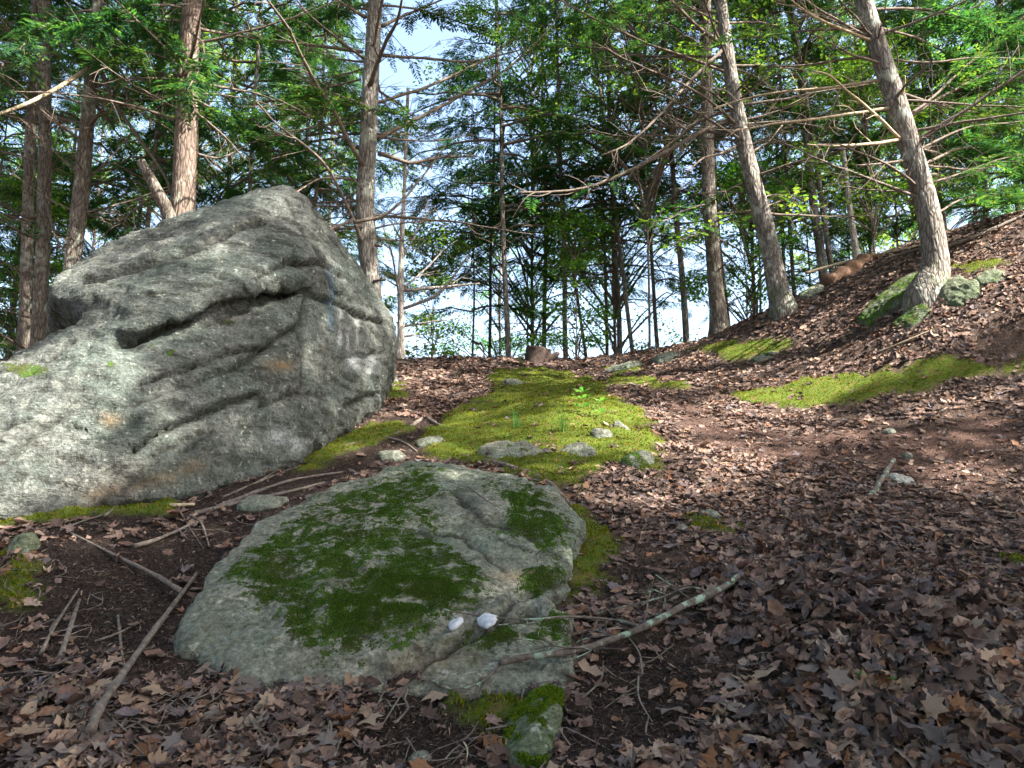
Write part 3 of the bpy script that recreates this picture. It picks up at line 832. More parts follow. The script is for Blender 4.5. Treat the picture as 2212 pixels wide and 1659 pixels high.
# two chips of quartz on the outcrop
for (pts, lab) in (([(966, 1350), (978, 1338), (1000, 1332), (1003, 1342), (985, 1358), (972, 1360)], 'small oval white quartz chip resting on the outcrop'),
                   ([(1030, 1335), (1045, 1322), (1078, 1330), (1070, 1345), (1050, 1355), (1036, 1350)], 'larger angular white quartz chip resting on the outcrop under a twig')):
    xs = np.array(pts, float)
    pxv, pyv, dzv = proj(oV)
    vis = ((oV - CAM) * oN).sum(1) < 0
    k = np.where(vis)[0]
    Pq = []
    for p in xs:
        d = (pxv[k] - p[0]) ** 2 + (pyv[k] - p[1]) ** 2
        kk = k[np.argsort(d)[:12]]
        y = oV[kk[np.argmin(dzv[kk])]]
        Pq.append(at(p[0], p[1], y[1]))
    Pq = np.array(Pq)
    tow = norm((CAM - Pq.mean(0))[None])[0] * 0.4 + np.array([0, 0, 0.6])
    cq = Pq.mean(0)
    Pq = np.vstack([cq + (Pq - cq) * 1.0 - 0.012 * tow, cq + (Pq - cq) * 0.8 + 0.006 * tow])
    make_rock('quartz_chip', M['quartz'], [Pq], 0.006, lab, it=1, amp=0.003, freq=20, category='stone', fine=0.002, origin=cq)

# ------------------------------------------------------------------ trees
def bark_tube(P, rad, n, amp, name, mat, parent, origin, moss_z=None, seed=0):
    V, Q, T = tube(P, rad, n, ref=np.array([0, 1.0, 0]))
    m = len(P)
    seg = np.concatenate([[0], np.cumsum(np.linalg.norm(np.diff(P, axis=0), axis=1))])
    ang = np.tile(np.linspace(0, 2 * np.pi, n, endpoint=False), m)
    L = np.repeat(seg, n); rr = np.repeat(np.broadcast_to(rad, (m,)), n)
    C3 = np.stack([np.cos(ang) * rr * 14, np.sin(ang) * rr * 14, L * 3.2 + seed], -1)
    f = 1 - 2 * np.abs(fbm(C3 * 1.6, 3)) 
    f2 = fbm(np.stack([np.cos(ang) * 1.2, np.sin(ang) * 1.2, L * 0.9 + seed], -1), 3)
    body = V[:m * n]
    ctr = np.repeat(P, n, 0)
    out = norm(body - ctr)
    V[:m * n] = body + out * (amp * f * np.minimum(1, rr / 0.1) + 0.10 * rr * f2)[:, None]
    me = mesh_from(name, V - origin, [Q, T], mat)
    mz = np.zeros(len(V))
    if moss_z is not None:
        mz = (1 - smooth(moss_z * 0.1, moss_z * 1.3, V[:, 2] - origin[2] + 0.35 * fbm(V * 4, 3))) * smooth(-0.15, 0.35, fbm(V * 5 + 3, 3) + 0.5 * norm(V - V.mean(0))[:, 0])
    attr(me, 'mossy', mz)
    return obj(name, me, parent)

def twiggy(mb, P, r0, count, r, lmin=0.15, lmax=0.55):
    """fine side twigs along a branch"""
    if count <= 0: return
    n = len(P)
    for _ in range(count):
        i = r.integers(max(1, n // 6), n - 1)
        t = norm((P[i] - P[i - 1])[None])[0]
        d = norm((t * 0.8 + r.normal(0, 0.6, 3))[None])[0]
        L = r.uniform(lmin, lmax)
        mid = P[i] + d * L * 0.5 + r.normal(0, 0.03, 3)
        end = P[i] + d * L + r.normal(0, 0.06, 3) - np.array([0, 0, 0.05 * L])
        Q = catmull([P[i], mid, end], 5)
        mb.add(*tube(Q, np.linspace(max(0.0042, r0 * 0.3), 0.002, 5), 4, False))

def branch_from_px(pts, Y0, dY, wpx, parent, mat, seed, twigs=8, name='branch', tip=0.35, foliage=0, broad=False):
    r = np.random.default_rng(seed)
    pts = np.array(pts, float)
    L = np.concatenate([[0], np.cumsum(np.hypot(*np.diff(pts, axis=0).T))]); L /= L[-1]
    Ys = Y0 + dY * L ** 1.2
    P = np.array([at(p[0], p[1], y) for p, y in zip(pts, Ys)])
    n = max(8, int(np.linalg.norm(np.diff(P, axis=0), axis=1).sum() / 0.10))
    P = catmull(P, n)
    P[1:] += 0.012 * np.stack([fbm(np.stack([np.arange(1, n) * 0.35, np.full(n - 1, seed * 1.7), np.full(n - 1, k * 5.0)], -1), 2) for k in range(3)], -1)
    r0 = wpx * (0.76 if wpx < 10 else 0.5) * Y0 / F
    rad = np.linspace(r0, r0 * tip, n) * (1 + 0.12 * r.normal(size=n).cumsum() / 6)
    rad = np.clip(rad, r0 * tip * 0.6, r0 * 1.3)
    mb = MB(); mb.add(*tube(P, rad, 7))
    twiggy(mb, P, r0, twigs, r)
    org = np.array(parent.location) if parent else P[0]
    mb.V = [v - org for v in mb.V]
    b = obj(name, mb.mesh(name, mat), parent)
    if foliage:
        k = r.integers(n // 3, n, foliage)
        tg = norm(np.gradient(P, axis=0))[k]
        D = norm(tg + r.normal(0, 0.7, (foliage, 3)) * [1, 1, 0.35])
        if broad: V, Fq = scatter(LEAF_V, LEAF_F, P[k] - org + r.normal(0, 0.16, (foliage, 3)) * [1, 1, 0.35], D, np.array([0, 0, 1.0]) + r.normal(0, 0.3, (foliage, 3)), r.uniform(0.07, 0.15, foliage))
        else: V, Fq = scatter(SPRAY_V, SPRAY_F, P[k] - org + r.normal(0, 0.04, (foliage, 3)), D, np.array([0, 0, 1.0]) + r.normal(0, 0.25, (foliage, 3)), r.uniform(0.22, 0.5, foliage))
        obj('foliage', mesh_from('foliage', V, Fq, M['broad'] if broad else M['hemlock']), b)
    return b

# hemlock spray: a flat feathery twig
def make_spray(npair=9, seed=0):
    r = np.random.default_rng(seed); V = []; Fq = []
    def leaflet(o, d, L, w, z):
        s = np.array([-d[1], d[0], 0]); k = len(V)
        V.extend([o, o + d * L * 0.55 + s * w + [0, 0, z * 0.5], o + d * L + [0, 0, z], o + d * L * 0.45 - s * w + [0, 0, z * 0.4]]); Fq.append([k, k + 1, k + 2, k + 3])
    for i in range(npair):
        t = 0.08 + 0.88 * i / (npair - 1)
        o = np.array([t, 0.03 * math.sin(5 * t), -0.16 * t * t])
        for sg in (-1, 1):
            a = R(r.uniform(42, 62)) * sg
            L = (0.34 * (1 - 0.72 * t) + 0.05) * r.uniform(0.75, 1.2)
            leaflet(o, np.array([math.cos(a), math.sin(a), 0]), L, 0.030 + 0.012 * r.random(), -0.05 * r.random())
    leaflet(np.array([0.9, 0, -0.13]), np.array([1.0, 0, 0]), 0.16, 0.03, -0.03)
    leaflet(np.array([0.0, 0, 0]), np.array([1.0, 0, 0]), 0.9, 0.008, -0.14)
    return np.array(V), np.array(Fq)
SPRAY_V, SPRAY_F = make_spray()
LEAF_V = np.array([[0, 0, 0], [0.35, 0.24, 0.05], [0.7, 0.18, 0.03], [1, 0, -0.08], [0.7, -0.18, 0.03], [0.35, -0.24, 0.05]], float)
LEAF_F = np.array([[0, 1, 2, 3], [0, 3, 4, 5]])

def hemlock_parts(seed, H, start, Rr, nb, dens=1.0, dead=8):
    r = np.random.default_rng(seed); mb = MB()
    O = []; D = []; S = []
    for b in range(nb + dead):
        isdead = b >= nb
        t = r.random() ** 0.85
        h = start + (H - start) * t * 0.97 if not isdead else r.uniform(0.08 * H, start + 1.5)
        L = Rr * ((1 - t * 0.93) ** 0.65) * r.uniform(0.55, 1.1) + 0.25 if not isdead else Rr * r.uniform(0.2, 0.6)
        az = r.uniform(0, 2 * np.pi)
        s = np.linspace(0, 1, 9)
        bend = r.normal(0, 0.25)
        a = az + bend * s
        rise = r.uniform(0.05, 0.35); droop = r.uniform(0.25, 0.55)
        P = np.stack([np.cos(a) * L * s, np.sin(a) * L * s, h + L * (rise * s - droop * s * s)], -1)
        P[1:] += r.normal(0, 0.02 * L ** 0.5, (8, 3))
        mb.add(*tube(P, np.linspace(0.010 + 0.008 * L, 0.003, 9), 5, False))
        if isdead: 
            twiggy(mb, P, 0.006, 5, r, 0.15, 0.5); continue
        n = int(16 * L * dens)
        k = 0.16 + 0.84 * r.random(n) ** 0.8
        i = np.clip((k * 8).astype(int), 0, 7); f = (k * 8 - i)[:, None]
        pos = P[i] * (1 - f) + P[i + 1] * f
        tg = norm(P[i + 1] - P[i])
        sd = norm(np.cross(tg, [0, 0, 1.0])) * r.choice([-1, 1], n)[:, None]
        ang = r.uniform(R(25), R(75), n)[:, None]
        d = tg * np.cos(ang) + sd * np.sin(ang); d[:, 2] -= r.uniform(0.0, 0.35, n)
        off = d * r.uniform(0, 0.35, n)[:, None] * (1 - 0.6 * k)[:, None] * min(1, L)
        O.append(pos + off); D.append(d); S.append(r.uniform(0.24, 0.55, n) * (1 - 0.35 * k))
    O = np.concatenate(O); D = np.concatenate(D); S = np.concatenate(S)
    U = np.array([0, 0, 1.0]) + r.normal(0, 0.28, (len(O), 3))
    V, Fq = scatter(SPRAY_V, SPRAY_F, O, D, U, S)
    return mesh_from('hemlock_crown', V, Fq, M['hemlock']), mb.mesh('hemlock_limbs', M['twig'])

def broad_parts(seed, H, start, Rr, clumps, per, size=0.10, flat=0.45):
    r = np.random.default_rng(seed); mb = MB(); O = []; 
    for c in range(clumps):
        t = r.random() ** 0.8
        h = start + (H - start) * t
        rad = Rr * math.sin(math.pi * (0.15 + 0.8 * t)) ** 0.7 * math.sqrt(r.random())
        az = r.uniform(0, 2 * np.pi)
        cpos = np.array([math.cos(az) * rad, math.sin(az) * rad, h])
        z0 = max(start * 0.6, h - rad * 0.7 - 0.4)
        P = catmull([[0, 0, z0], cpos * [0.45, 0.45, 0] + [0, 0, z0 + 0.6 * (h - z0)] + r.normal(0, 0.12, 3), cpos], 8)
        mb.add(*tube(P, np.linspace(0.012 + 0.008 * rad, 0.003, 8), 5, False))
        sg = np.array([1, 1, flat]) * r.uniform(0.25, 0.6)
        n = int(per * r.uniform(0.6, 1.4))
        O.append(cpos + r.normal(0, 1, (n, 3)) * sg * 0.62)
    O = np.concatenate(O)
    n = len(O)
    D = r.normal(size=(n, 3)) * [1, 1, 0.5] + [0, 0, -0.2]
    U = np.array([0, 0, 1.0]) + r.normal(0, 0.5, (n, 3))
    V, Fq = scatter(LEAF_V, LEAF_F, O, D, U, size * r.uniform(0.6, 1.3, n))
    return mesh_from('broadleaf_crown', V, Fq, M['broad']), mb.mesh('broadleaf_limbs', M['twig'])

HEM = [hemlock_parts(11, 17, 2.2, 3.0, 64, 1.45), hemlock_parts(12, 15, 1.2, 2.6, 62, 1.4, 6), hemlock_parts(13, 19, 5.0, 3.2, 60, 1.4, 16),
       hemlock_parts(14, 9, 0.6, 1.9, 44, 1.4, 3), hemlock_parts(15, 20, 6.5, 4.2, 84, 1.15, 0), hemlock_parts(16, 18, 3.5, 3.0, 46, 0.95, 6), hemlock_parts(17, 20, 5.5, 3.6, 44, 3.2, 3)]
HH = (17, 15, 19, 9, 20, 18, 20)
BRO = [broad_parts(21, 15, 4.0, 3.4, 110, 130), broad_parts(22, 11, 2.0, 2.8, 75, 120), broad_parts(23, 5.0, 1.0, 1.5, 34, 110, 0.11, 0.35)]

def straight_trunk(seed, H, n=10, m=46):
    r = np.random.default_rng(seed)
    z = np.linspace(-0.4, H, m)
    P = np.stack([0.10 * fbm(np.stack([z * 0.22, z * 0 + seed, z * 0], -1), 2), 0.10 * fbm(np.stack([z * 0.22, z * 0 + seed + 9, z * 0], -1), 2), z], -1)
    rad = np.maximum(0.06, (1 - 0.93 * np.clip(z / H, 0, 1)) + 0.45 * np.exp(-np.maximum(z + 0.1, 0) / 0.22))
    V, Q, T = tube(P, rad, n)
    return V, Q, T
def trunk_mesh(seed, H, rad, mat):
    V, Q, T = straight_trunk(seed, H)
    V = V.copy(); ctr = np.repeat(np.stack([0.10 * fbm(np.stack([np.linspace(-0.4, H, 46) * 0.22, np.full(46, float(seed)), np.zeros(46)], -1), 2), 0.10 * fbm(np.stack([np.linspace(-0.4, H, 46) * 0.22, np.full(46, seed + 9.0), np.zeros(46)], -1), 2), np.linspace(-0.4, H, 46)], -1), 10, 0)
    b = V[:460] - ctr
    jit = 1 + 0.10 * fbm(V[:460] * [3, 3, 1.2] + seed, 2)
    V[:460] = ctr + b * rad * jit[:, None]
    V[460:, :2] = V[460:, :2] * 0 + ctr[[0, -1], :2]
    me = mesh_from('trunk', V, [Q, T], mat)
    return me

def landmark(px):
    for lim, t_ in ((0, 'past the paired trunks'), (200, 'behind the paired trunks'), (450, 'behind the shaggy reddish trunk'), (760, 'behind the top of the boulder'), (1000, 'behind the pale dead trunk'), (1200, 'behind the dark stump'),
                    (1420, 'behind the crest stones'), (1600, 'behind the thick upright hemlock'), (1750, 'behind the leaning grey hemlock'), (1900, 'behind the rotten log'), (2060, 'behind the curved leaning trunk'), (9999, 'above the pole on the bank skyline')):
        if px < lim: return t_
def far(Y): return 'deep in the wood ' if Y > 20.5 else ''

def forest_tree(name, px, Y, wpx, parts, H, mat, label, lean=(0, 0), scale=1.0, group=None, seed=0, base_px=None, category='tree', x=None, cz=1.0):
    """a tree beyond the crest or beside the view: trunk, limbs and crown share mesh data with its kind"""
    X = (px - CX) / F * Y * 1.01 if x is None else x
    base = (X, Y, float(gz(X, Y)) - 0.05)
    e = empty(name, base, label, category, group)
    e.rotation_euler = (lean[1], lean[0], (seed * 1.93) % 6.28 if lean == (0, 0) else 0)
    rad = wpx * 0.5 * Y / F / scale if wpx else 0.12
    obj('trunk', trunk_mesh(seed, H, rad, mat), e)
    cr = obj('crown', parts[0], e); lb = obj('limbs', parts[1], e, kind='stuff'); cr['kind'] = 'stuff'
    cr.rotation_euler = lb.rotation_euler = (0, 0, (seed * 2.4) % 6.28)
    cr.scale = lb.scale = (cz, cz, 1)
    e.scale = (scale,) * 3
    return e

# trunks beyond the crest that the photograph lets one pick out: px at base, distance, width px, lean (top offset), kind
bgt = [(1100, 15.5, 13, -0.03, 5, 'barkgrey', 'tall grey-barked hemlock rising from the crest just behind the dark stump'),
       (1052, 19, 8, 0.02, 5, 'bark', None), (1178, 22, 12, 0.0, 5, 'bark', None), (1228, 17, 12, -0.02, 5, 'bark', 'slim hemlock with open lower trunk right behind the crest stones'), (1288, 19, 8, -0.13, 5, 'bark', 'thin hemlock leaning sideways behind the crest'),
       (1312, 21, 9, 0.0, 5, 'bark', None), (1341, 18, 13, -0.02, 5, 'bark', None), (1380, 17, 10, -0.10, 5, 'barkgrey', 'slim grey hemlock leaning over the sunlit stones on the crest'),
       (1432, 18, 10, -0.05, 5, 'bark', None), (1487, 16.5, 15, -0.04, 5, 'barkgrey', 'pale sunlit trunk of a hemlock beside the thick tree at the bank top'),
       (1582, 15.5, 15, -0.05, 2, 'bark', 'dark hemlock trunk close behind the thick tree at the bank top'),
       (1735, 17, 10, -0.03, 0, 'bark', None), (1705, 20, 9, 0.0, 2, 'bark', None), (1800, 16, 22, -0.06, 2, 'barkgrey', 'stout pale hemlock beyond the bank behind the rotten log'), (1820, 14.5, 13, -0.09, 2, 'bark', 'slim dark hemlock behind the rotten log, leaning'),
       (1900, 20, 14, 0.0, 2, 'bark', None), (2080, 18, 16, -0.05, 0, 'bark', None), (2150, 15, 14, 0.04, 1, 'barkgrey', None), (2240, 17, 18, 0.0, 1, 'bark', None), (2330, 14, 18, 0.0, 0, 'bark', None),
       (470, 19, 14, 0.0, 0, 'bark', None), (560, 22, 14, 0.03, 1, 'barkgrey', None), (640, 18, 11, 0.0, 5, 'bark', None), (700, 24, 14, 0.0, 0, 'bark', None), (250, 20, 12, 0.05, 0, 'bark', None), (330, 26, 14, 0.0, 1, 'bark', None),
       (300, 15, 12, 0.0, 0, 'bark', None), (520, 15.5, 12, 0.0, 0, 'barkgrey', None), (660, 16.5, 11, 0.02, 1, 'bark', None), (150, 15, 12, 0.0, 1, 'bark', None), (120, 22, 14, 0, 1, 'bark', None), (10, 17, 14, 0.02, 0, 'bark', None), (-120, 15, 16, 0, 1, 'bark', None), (-60, 22, 16, 0, 0, 'bark', None)]
for i, (px, Y, w, ln, k, mt, lab) in enumerate(bgt):
    g_ = None if lab else 'hemlocks beyond the crest'
    lab = lab or ('tall %s hemlock ' % ('slender' if w < 13 else 'stouter')) + far(Y) + landmark(px)
    sc = random.uniform(0.92, 1.12)
    Hk = HH[k]
    forest_tree('hemlock_tree', px, Y, w, HEM[k], Hk, M[mt], lab, lean=(ln, 0), scale=sc, group=g_, seed=i + 1)
# broadleaf trees and saplings
bro = [(1405, 14.9, 6, 0), (1150, 21, 10, 0), (1330, 22, 9, 1), (1640, 18, 10, 1), (1900, 24, 12, 0), (620, 26, 12, 0), (400, 24, 12, 0), (180, 28, 14, 0), (2000, 28, 14, 0), (40, 26, 12, 1), (1080, 27, 10, 1)]
for i, (px, Y, w, k) in enumerate(bro):
    forest_tree('broadleaf_tree', px, Y, w, BRO[k], (15, 11, 5)[k], M['barkgrey'], 'bright green %s broadleaf tree ' % ('tall', 'low')[k] + far(Y) + landmark(px), seed=60 + i, scale=random.uniform(0.9, 1.25), group='broadleaf trees beyond the crest')
for i, (px, Y, w, k, lab) in enumerate(((1245, 15.5, 4, 2, 'bright broadleaf sapling by the crest stones'), (1620, 14.5, 4, 2, 'broadleaf sapling between the two thick leaning trunks'), (1905, 13.0, 4, 2, 'bright green sapling growing by the rotten log'), (930, 16.5, 4, 2, 'yellow-green sapling beside the pale sunlit trunk'), (30, 13.5, 4, 2, 'sunlit sapling behind the paired trunks'))):
    forest_tree('sapling', px, Y, w, BRO[k], 5, M['barkgrey'], lab, seed=90 + i, scale=random.uniform(0.6, 0.85), category='sapling')
# young hemlocks filling the wood low down
yng = [(1020, 18), (1140, 18.5), (1650, 16), (1760, 19), (1850, 17), (1960, 16), (2050, 14.5), (2140, 19), (2230, 15), (600, 19), (300, 18), (100, 17), (-40, 14), (2180, 23)]
for i, (px, Y) in enumerate(yng):
    forest_tree('young_hemlock', px, Y, 6, HEM[3], 9, M['bark'], 'young hemlock with feathery boughs ' + far(Y) + landmark(px), seed=120 + i, scale=random.uniform(0.6, 1.1), group='young hemlocks beyond the crest')
# unseen wood behind and beside the viewer: hemlocks added to shade the slope
around = [(11.53, -4.94, 4, 1.78, 1.07), (9.63, -0.43, 4, 1.06, 1.09), (10.27, 3.03, 6, 6.05, 0.88), (7.92, -3.33, 2, 0.82, 0.9), (7.31, -0.64, 0, 1.71, 0.81), (14.84, -3.26, 0, 1.27, 1.07), (12.9, -2.63, 0, 4.25, 0.98), (5.3, -3.85, 6, 2.47, 1.0), (3.77, 0.11, 3, 3.71, 0.94), (5.97, 1.29, 0, 4.1, 0.83), (9.95, -3.49, 6, 2.31, 0.81),
          (11.8, 9.4, 4, 1, 1), (14.8, 11.6, 4, 2, 1), (17.5, 8.0, 4, 3, 1), (13.5, 14.5, 4, 0.5, 1), (-1.8, -3.0, 4, 0, 1), (-5.4, 1.2, 4, 0, 1), (-8.4, 5.6, 4, 0, 1), (1.2, -6.6, 4, 0, 1), (-5.0, -3.5, 4, 0, 1), (2.2, -2.8, 4, 0, 1), (5.5, -5.6, 4, 0, 1),
          (-9.0, 0.0, 4, 1, 1), (-11, 9, 0, 2, 1), (-13, 4, 1, 3, 1), (-12, -3, 0, 4, 1), (-9, -7, 1, 5, 1), (-5, -10, 0, 0.5, 1), (-1, -12, 1, 1.5, 1), (3.5, -12, 0, 2.5, 1), (-14, -9, 1, 3.5, 1), (8, -13, 0, 4.5, 1), (14, -12, 1, 5.5, 1)]
for i, (x, y, k, rot, sc) in enumerate(around):
    e = forest_tree('hemlock_tree', 0, y, 0, HEM[k], HH[k], M['bark'], 'tall unseen hemlock added beside the viewer to shade the slope', seed=160 + i, scale=sc, group='unseen shade hemlocks around the viewer', x=x)
    e.rotation_euler = (0, 0, 0)
    for c in e.children:
        if c.name.startswith(('crown', 'limbs')): c.rotation_euler = (0, 0, rot)

# ---- near trees, traced
def near_tree(name, trace, Y, widths, label, mat, top=16.0, sides=36, amp=0.010, flare=1.5, moss_z=None, seed=0, base_z=None, parts=None, crown_z=0.0, crown_scale=1.0, dY=0.0):
    pts = np.array(trace, float)                       # from the base upward
    Ys = Y + dY * np.linspace(0, 1, len(pts))
    P = np.array([at(p[0], p[1], y) for p, y in zip(pts, Ys)])
    g = float(gz(P[0, 0], P[0, 1]))
    if P[0, 2] > g + 0.05:
        dn = norm((P[0] - P[1])[None])[0]
        k = (P[0, 2] - g + 0.25) / max(0.3, -dn[2])
        P = np.vstack([P[0] + dn * k, P]); widths = [widths[0] * 1.1] + list(widths)
    P = np.vstack([P[0] + (P[0] - P[1]) * [0.3, 0.3, 0] * 0 - [0, 0, 0.55], P]); widths = [widths[0] * 1.05] + list(widths)
    up = norm((P[-1] - P[-2])[None])[0] * 0.6 + np.array([0, 0, 0.4])
    up /= np.linalg.norm(up)
    top_len = max(1.0, top - (P[-1, 2] - g))
    ntop = max(1, int(top_len / 0.9))
    rads = list(np.array(widths) * 0.42 * Y / F)
    tt = np.arange(1, ntop + 1) / ntop
    allP = np.vstack([P, P[-1] + up * (top_len * tt)[:, None]]); rads += list(rads[-1] * (1 - tt) + 0.03 * tt)
    L = np.concatenate([[0], np.cumsum(np.linalg.norm(np.diff(allP, axis=0), axis=1))])
    vis = L[len(P) - 1]
    s = np.concatenate([np.arange(0, vis + 0.3, 0.05), np.linspace(vis + 0.4, L[-1], 14)])
    C = catmull(allP, 600)
    LC = np.concatenate([[0], np.cumsum(np.linalg.norm(np.diff(C, axis=0), axis=1))])
    s = s * LC[-1] / L[-1]
    Pp = np.stack([np.interp(s, LC, C[:, k]) for k in range(3)], -1)
    rad = np.interp(s, L * LC[-1] / L[-1], rads)
    rad = rad * (1 + (flare - 1) * np.exp(-np.maximum(Pp[:, 2] - g, 0) / 0.22))
    base = np.array([Pp[0, 0], Pp[0, 1], g])
    e = empty(name, base, label, 'tree')
    bark_tube(Pp, rad, sides, amp, 'trunk', mat, e, base, moss_z, seed)
    if parts:
        for nm, mm_ in (('crown', parts[0]), ('limbs', parts[1])):
            c = obj(nm, mm_, e, kind='stuff'); c.location = P[-1] - base + up * crown_z; c.rotation_mode = 'QUATERNION'; c.rotation_quaternion = Vector((0, 0, 1)).rotation_difference(Vector(up)); c.scale = (crown_scale,) * 3
    return e

TREES = {}
TREES['A'] = near_tree('hemlock_tree', [(80, 800), (90, 600), (96, 415), (97, 250), (95, 0)], 11.5, [36, 33, 31, 30, 27], 'straight brown trunk standing tight beside its twin, beyond the boulder', M['bark'], seed=1, parts=HEM[4], crown_z=-6.5+1.5)
TREES['A2'] = near_tree('hemlock_tree', [(50, 790), (57, 600), (62, 415), (68, 250), (75, 130), (78, 0)], 12.0, [30, 28, 26, 25, 22, 20], 'slimmer twin trunk tight against the straight brown trunk beyond the boulder', M['bark'], seed=2, parts=HEM[4], crown_z=-6.5+1.0)
TREES['B'] = near_tree('hemlock_tree', [(150, 640), (160, 540), (175, 415), (190, 250), (199, 150), (207, 60)], 10.5, [40, 38, 37, 33, 30, 26], 'dark trunk leaning behind the left end of the boulder, holding a snapped limb', M['bark'], seed=3, parts=HEM[4], crown_z=-6.5+0.8)
TREES['Cc'] = near_tree('hemlock_tree', [(393, 500), (397, 415), (402, 300), (407, 150), (415, 0)], 9.8, [58, 56, 54, 50, 46], 'thick shaggy reddish trunk rising directly behind the top of the boulder', M['barkred'], seed=4, amp=0.016, parts=HEM[4], crown_z=-5.5)
TREES['D'] = near_tree('hemlock_tree', [(812, 690), (803, 620), (792, 520), (789, 415), (796, 300), (801, 180), (806, 90), (810, 0)], 10.4, [44, 43, 47, 46, 43, 41, 38, 36], 'tree with bare spreading branches and sunlit patches, right beside the boulder', M['barkgrey'], seed=5, parts=HEM[4], crown_z=-6.5+1.0)
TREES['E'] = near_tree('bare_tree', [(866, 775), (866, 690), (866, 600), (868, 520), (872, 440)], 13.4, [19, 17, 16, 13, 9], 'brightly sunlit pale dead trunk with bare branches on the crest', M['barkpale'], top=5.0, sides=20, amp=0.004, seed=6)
TREES['G'] = near_tree('hemlock_tree', [(1556, 733), (1546, 620), (1537, 500), (1531, 415), (1527, 250), (1526, 100), (1525, 0)], 13.0, [44, 36, 34, 33, 29, 26, 24], 'thick upright hemlock at the top of the bank', M['bark'], seed=7, amp=0.012, parts=HEM[0], crown_z=-3.0)
TREES['H'] = near_tree('hemlock_tree', [(1694, 678), (1680, 620), (1660, 520), (1626, 390), (1598, 270), (1575, 140), (1556, 0)], 10.6, [50, 47, 44, 40, 37, 33, 30], 'leaning grey hemlock with mossy foot and many bare branches on the bank edge', M['barkgrey'], seed=8, amp=0.011, moss_z=0.30, parts=HEM[4], crown_z=-6.5+1.0)
TREES['I'] = near_tree('hemlock_tree', [(2000, 650), (2018, 590), (2018, 540), (2003, 450), (1975, 350), (1935, 220), (1900, 110), (1866, 0)], 8.75, [86, 66, 58, 54, 52, 50, 47, 43], 'curved leaning trunk with plated bark and mossy foot high on the leafy bank', M['barkgrey'], seed=9, amp=0.012, moss_z=0.35, flare=1.25, sides=44, parts=HEM[4], crown_z=-6.5+1.5)

B = []   # tree, Y0, dY, width px, points, twigs, foliage
B += [('D', 10.4, -0.6, 6, [(790, 38), (748, 12), (700, -20)], 6, 0), ('D', 10.4, 0.8, 6, [(825, 56), (878, 32), (948, 2), (1000, -20)], 8, 6),
      ('D', 10.3, -1.4, 8, [(799, 184), (818, 130), (833, 92), (858, 45), (870, -10)], 6, 0), ('D', 10.4, 1.0, 6, [(782, 112), (693, 100), (615, 90), (553, 82), (480, 76)], 14, 10),
      ('D', 10.4, -1.0, 5, [(787, 127), (728, 82), (673, 37), (632, -10)], 8, 0), ('D', 10.5, 1.5, 5, [(825, 120), (903, 125), (1015, 132), (1106, 112), (1160, 95)], 14, 12),
      ('D', 10.4, 0.5, 4, [(779, 171), (708, 190), (640, 215)], 10, 14), ('D', 10.3, -2.0, 7.5, [(786, 358), (748, 295), (718, 232), (693, 197), (653, 125), (623, 62), (570, -10)], 12, 0),
      ('D', 10.4, -0.8, 5, [(777, 322), (713, 280), (658, 245), (600, 215)], 10, 0), ('D', 10.4, 0.6, 4.5, [(816, 298), (860, 280), (900, 262)], 8, 10),
      ('D', 10.4, 0.5, 7.5, [(816, 331), (853, 342), (890, 352), (953, 340), (1028, 337)], 14, 4), ('D', 10.4, 1.2, 5, [(815, 222), (928, 185), (1040, 132), (1106, 88), (1150, 50)], 12, 4),
      ('D', 10.4, 1.6, 6, [(815, 300), (878, 267), (953, 230), (1015, 195), (1106, 140), (1181, 67), (1232, 0)], 18, 8),
      ('D', 10.3, -1.3, 6.5, [(782, 525), (765, 478), (735, 415), (703, 357), (653, 310), (600, 270), (553, 218)], 14, 0), ('D', 10.0, 0.8, 6, [(765, 480), (795, 474), (828, 465), (862, 440), (885, 415), (920, 372), (962, 315)], 12, 0),
      ('D', 10.1, -0.6, 5.5, [(764, 474), (735, 486), (708, 497), (670, 512)], 6, 0), ('D', 10.4, 0.8, 5, [(778, 433), (720, 437), (660, 437), (600, 430)], 10, 6), ('D', 10.4, 0.3, 4.5, [(778, 447), (730, 446), (680, 445)], 6, 0),
      ('D', 10.3, -0.4, 6, [(812, 530), (826, 533)], 0, 0), ('D', 10.3, -0.4, 5, [(808, 607), (832, 605)], 0, 0), ('D', 10.4, 1.2, 4, [(780, 250), (700, 272), (620, 330), (560, 360)], 10, 8),
      ('D', 10.4, -1.0, 4, [(781, 390), (700, 385), (640, 415), (590, 440)], 8, 0), ('D', 10.4, 0.9, 4, [(783, 210), (700, 240), (600, 250), (520, 262)], 10, 18)]
B += [('E', 13.4, -0.5, 5, [(870, 667), (943, 637), (985, 590), (1010, 552)], 6, 0), ('E', 13.4, 0.4, 6, [(870, 628), (953, 620), (1036, 612)], 8, 0), ('E', 13.4, 0.3, 4, [(870, 624), (920, 580), (963, 535)], 6, 0),
      ('E', 13.4, -1.2, 3.5, [(862, 640), (848, 555), (836, 515), (825, 485)], 5, 0), ('E', 13.4, 0.3, 4, [(870, 705), (930, 695), (990, 688)], 6, 0), ('E', 13.4, 0.3, 4, [(870, 727), (915, 722)], 4, 0), ('E', 13.4, -0.6, 3, [(862, 620), (838, 606), (822, 600)], 4, 0), ('E', 13.4, 0, 3, [(869, 560), (900, 500), (925, 430)], 6, 5), ('E', 13.4, 0.2, 3, [(867, 520), (845, 480), (822, 455)], 5, 5)]
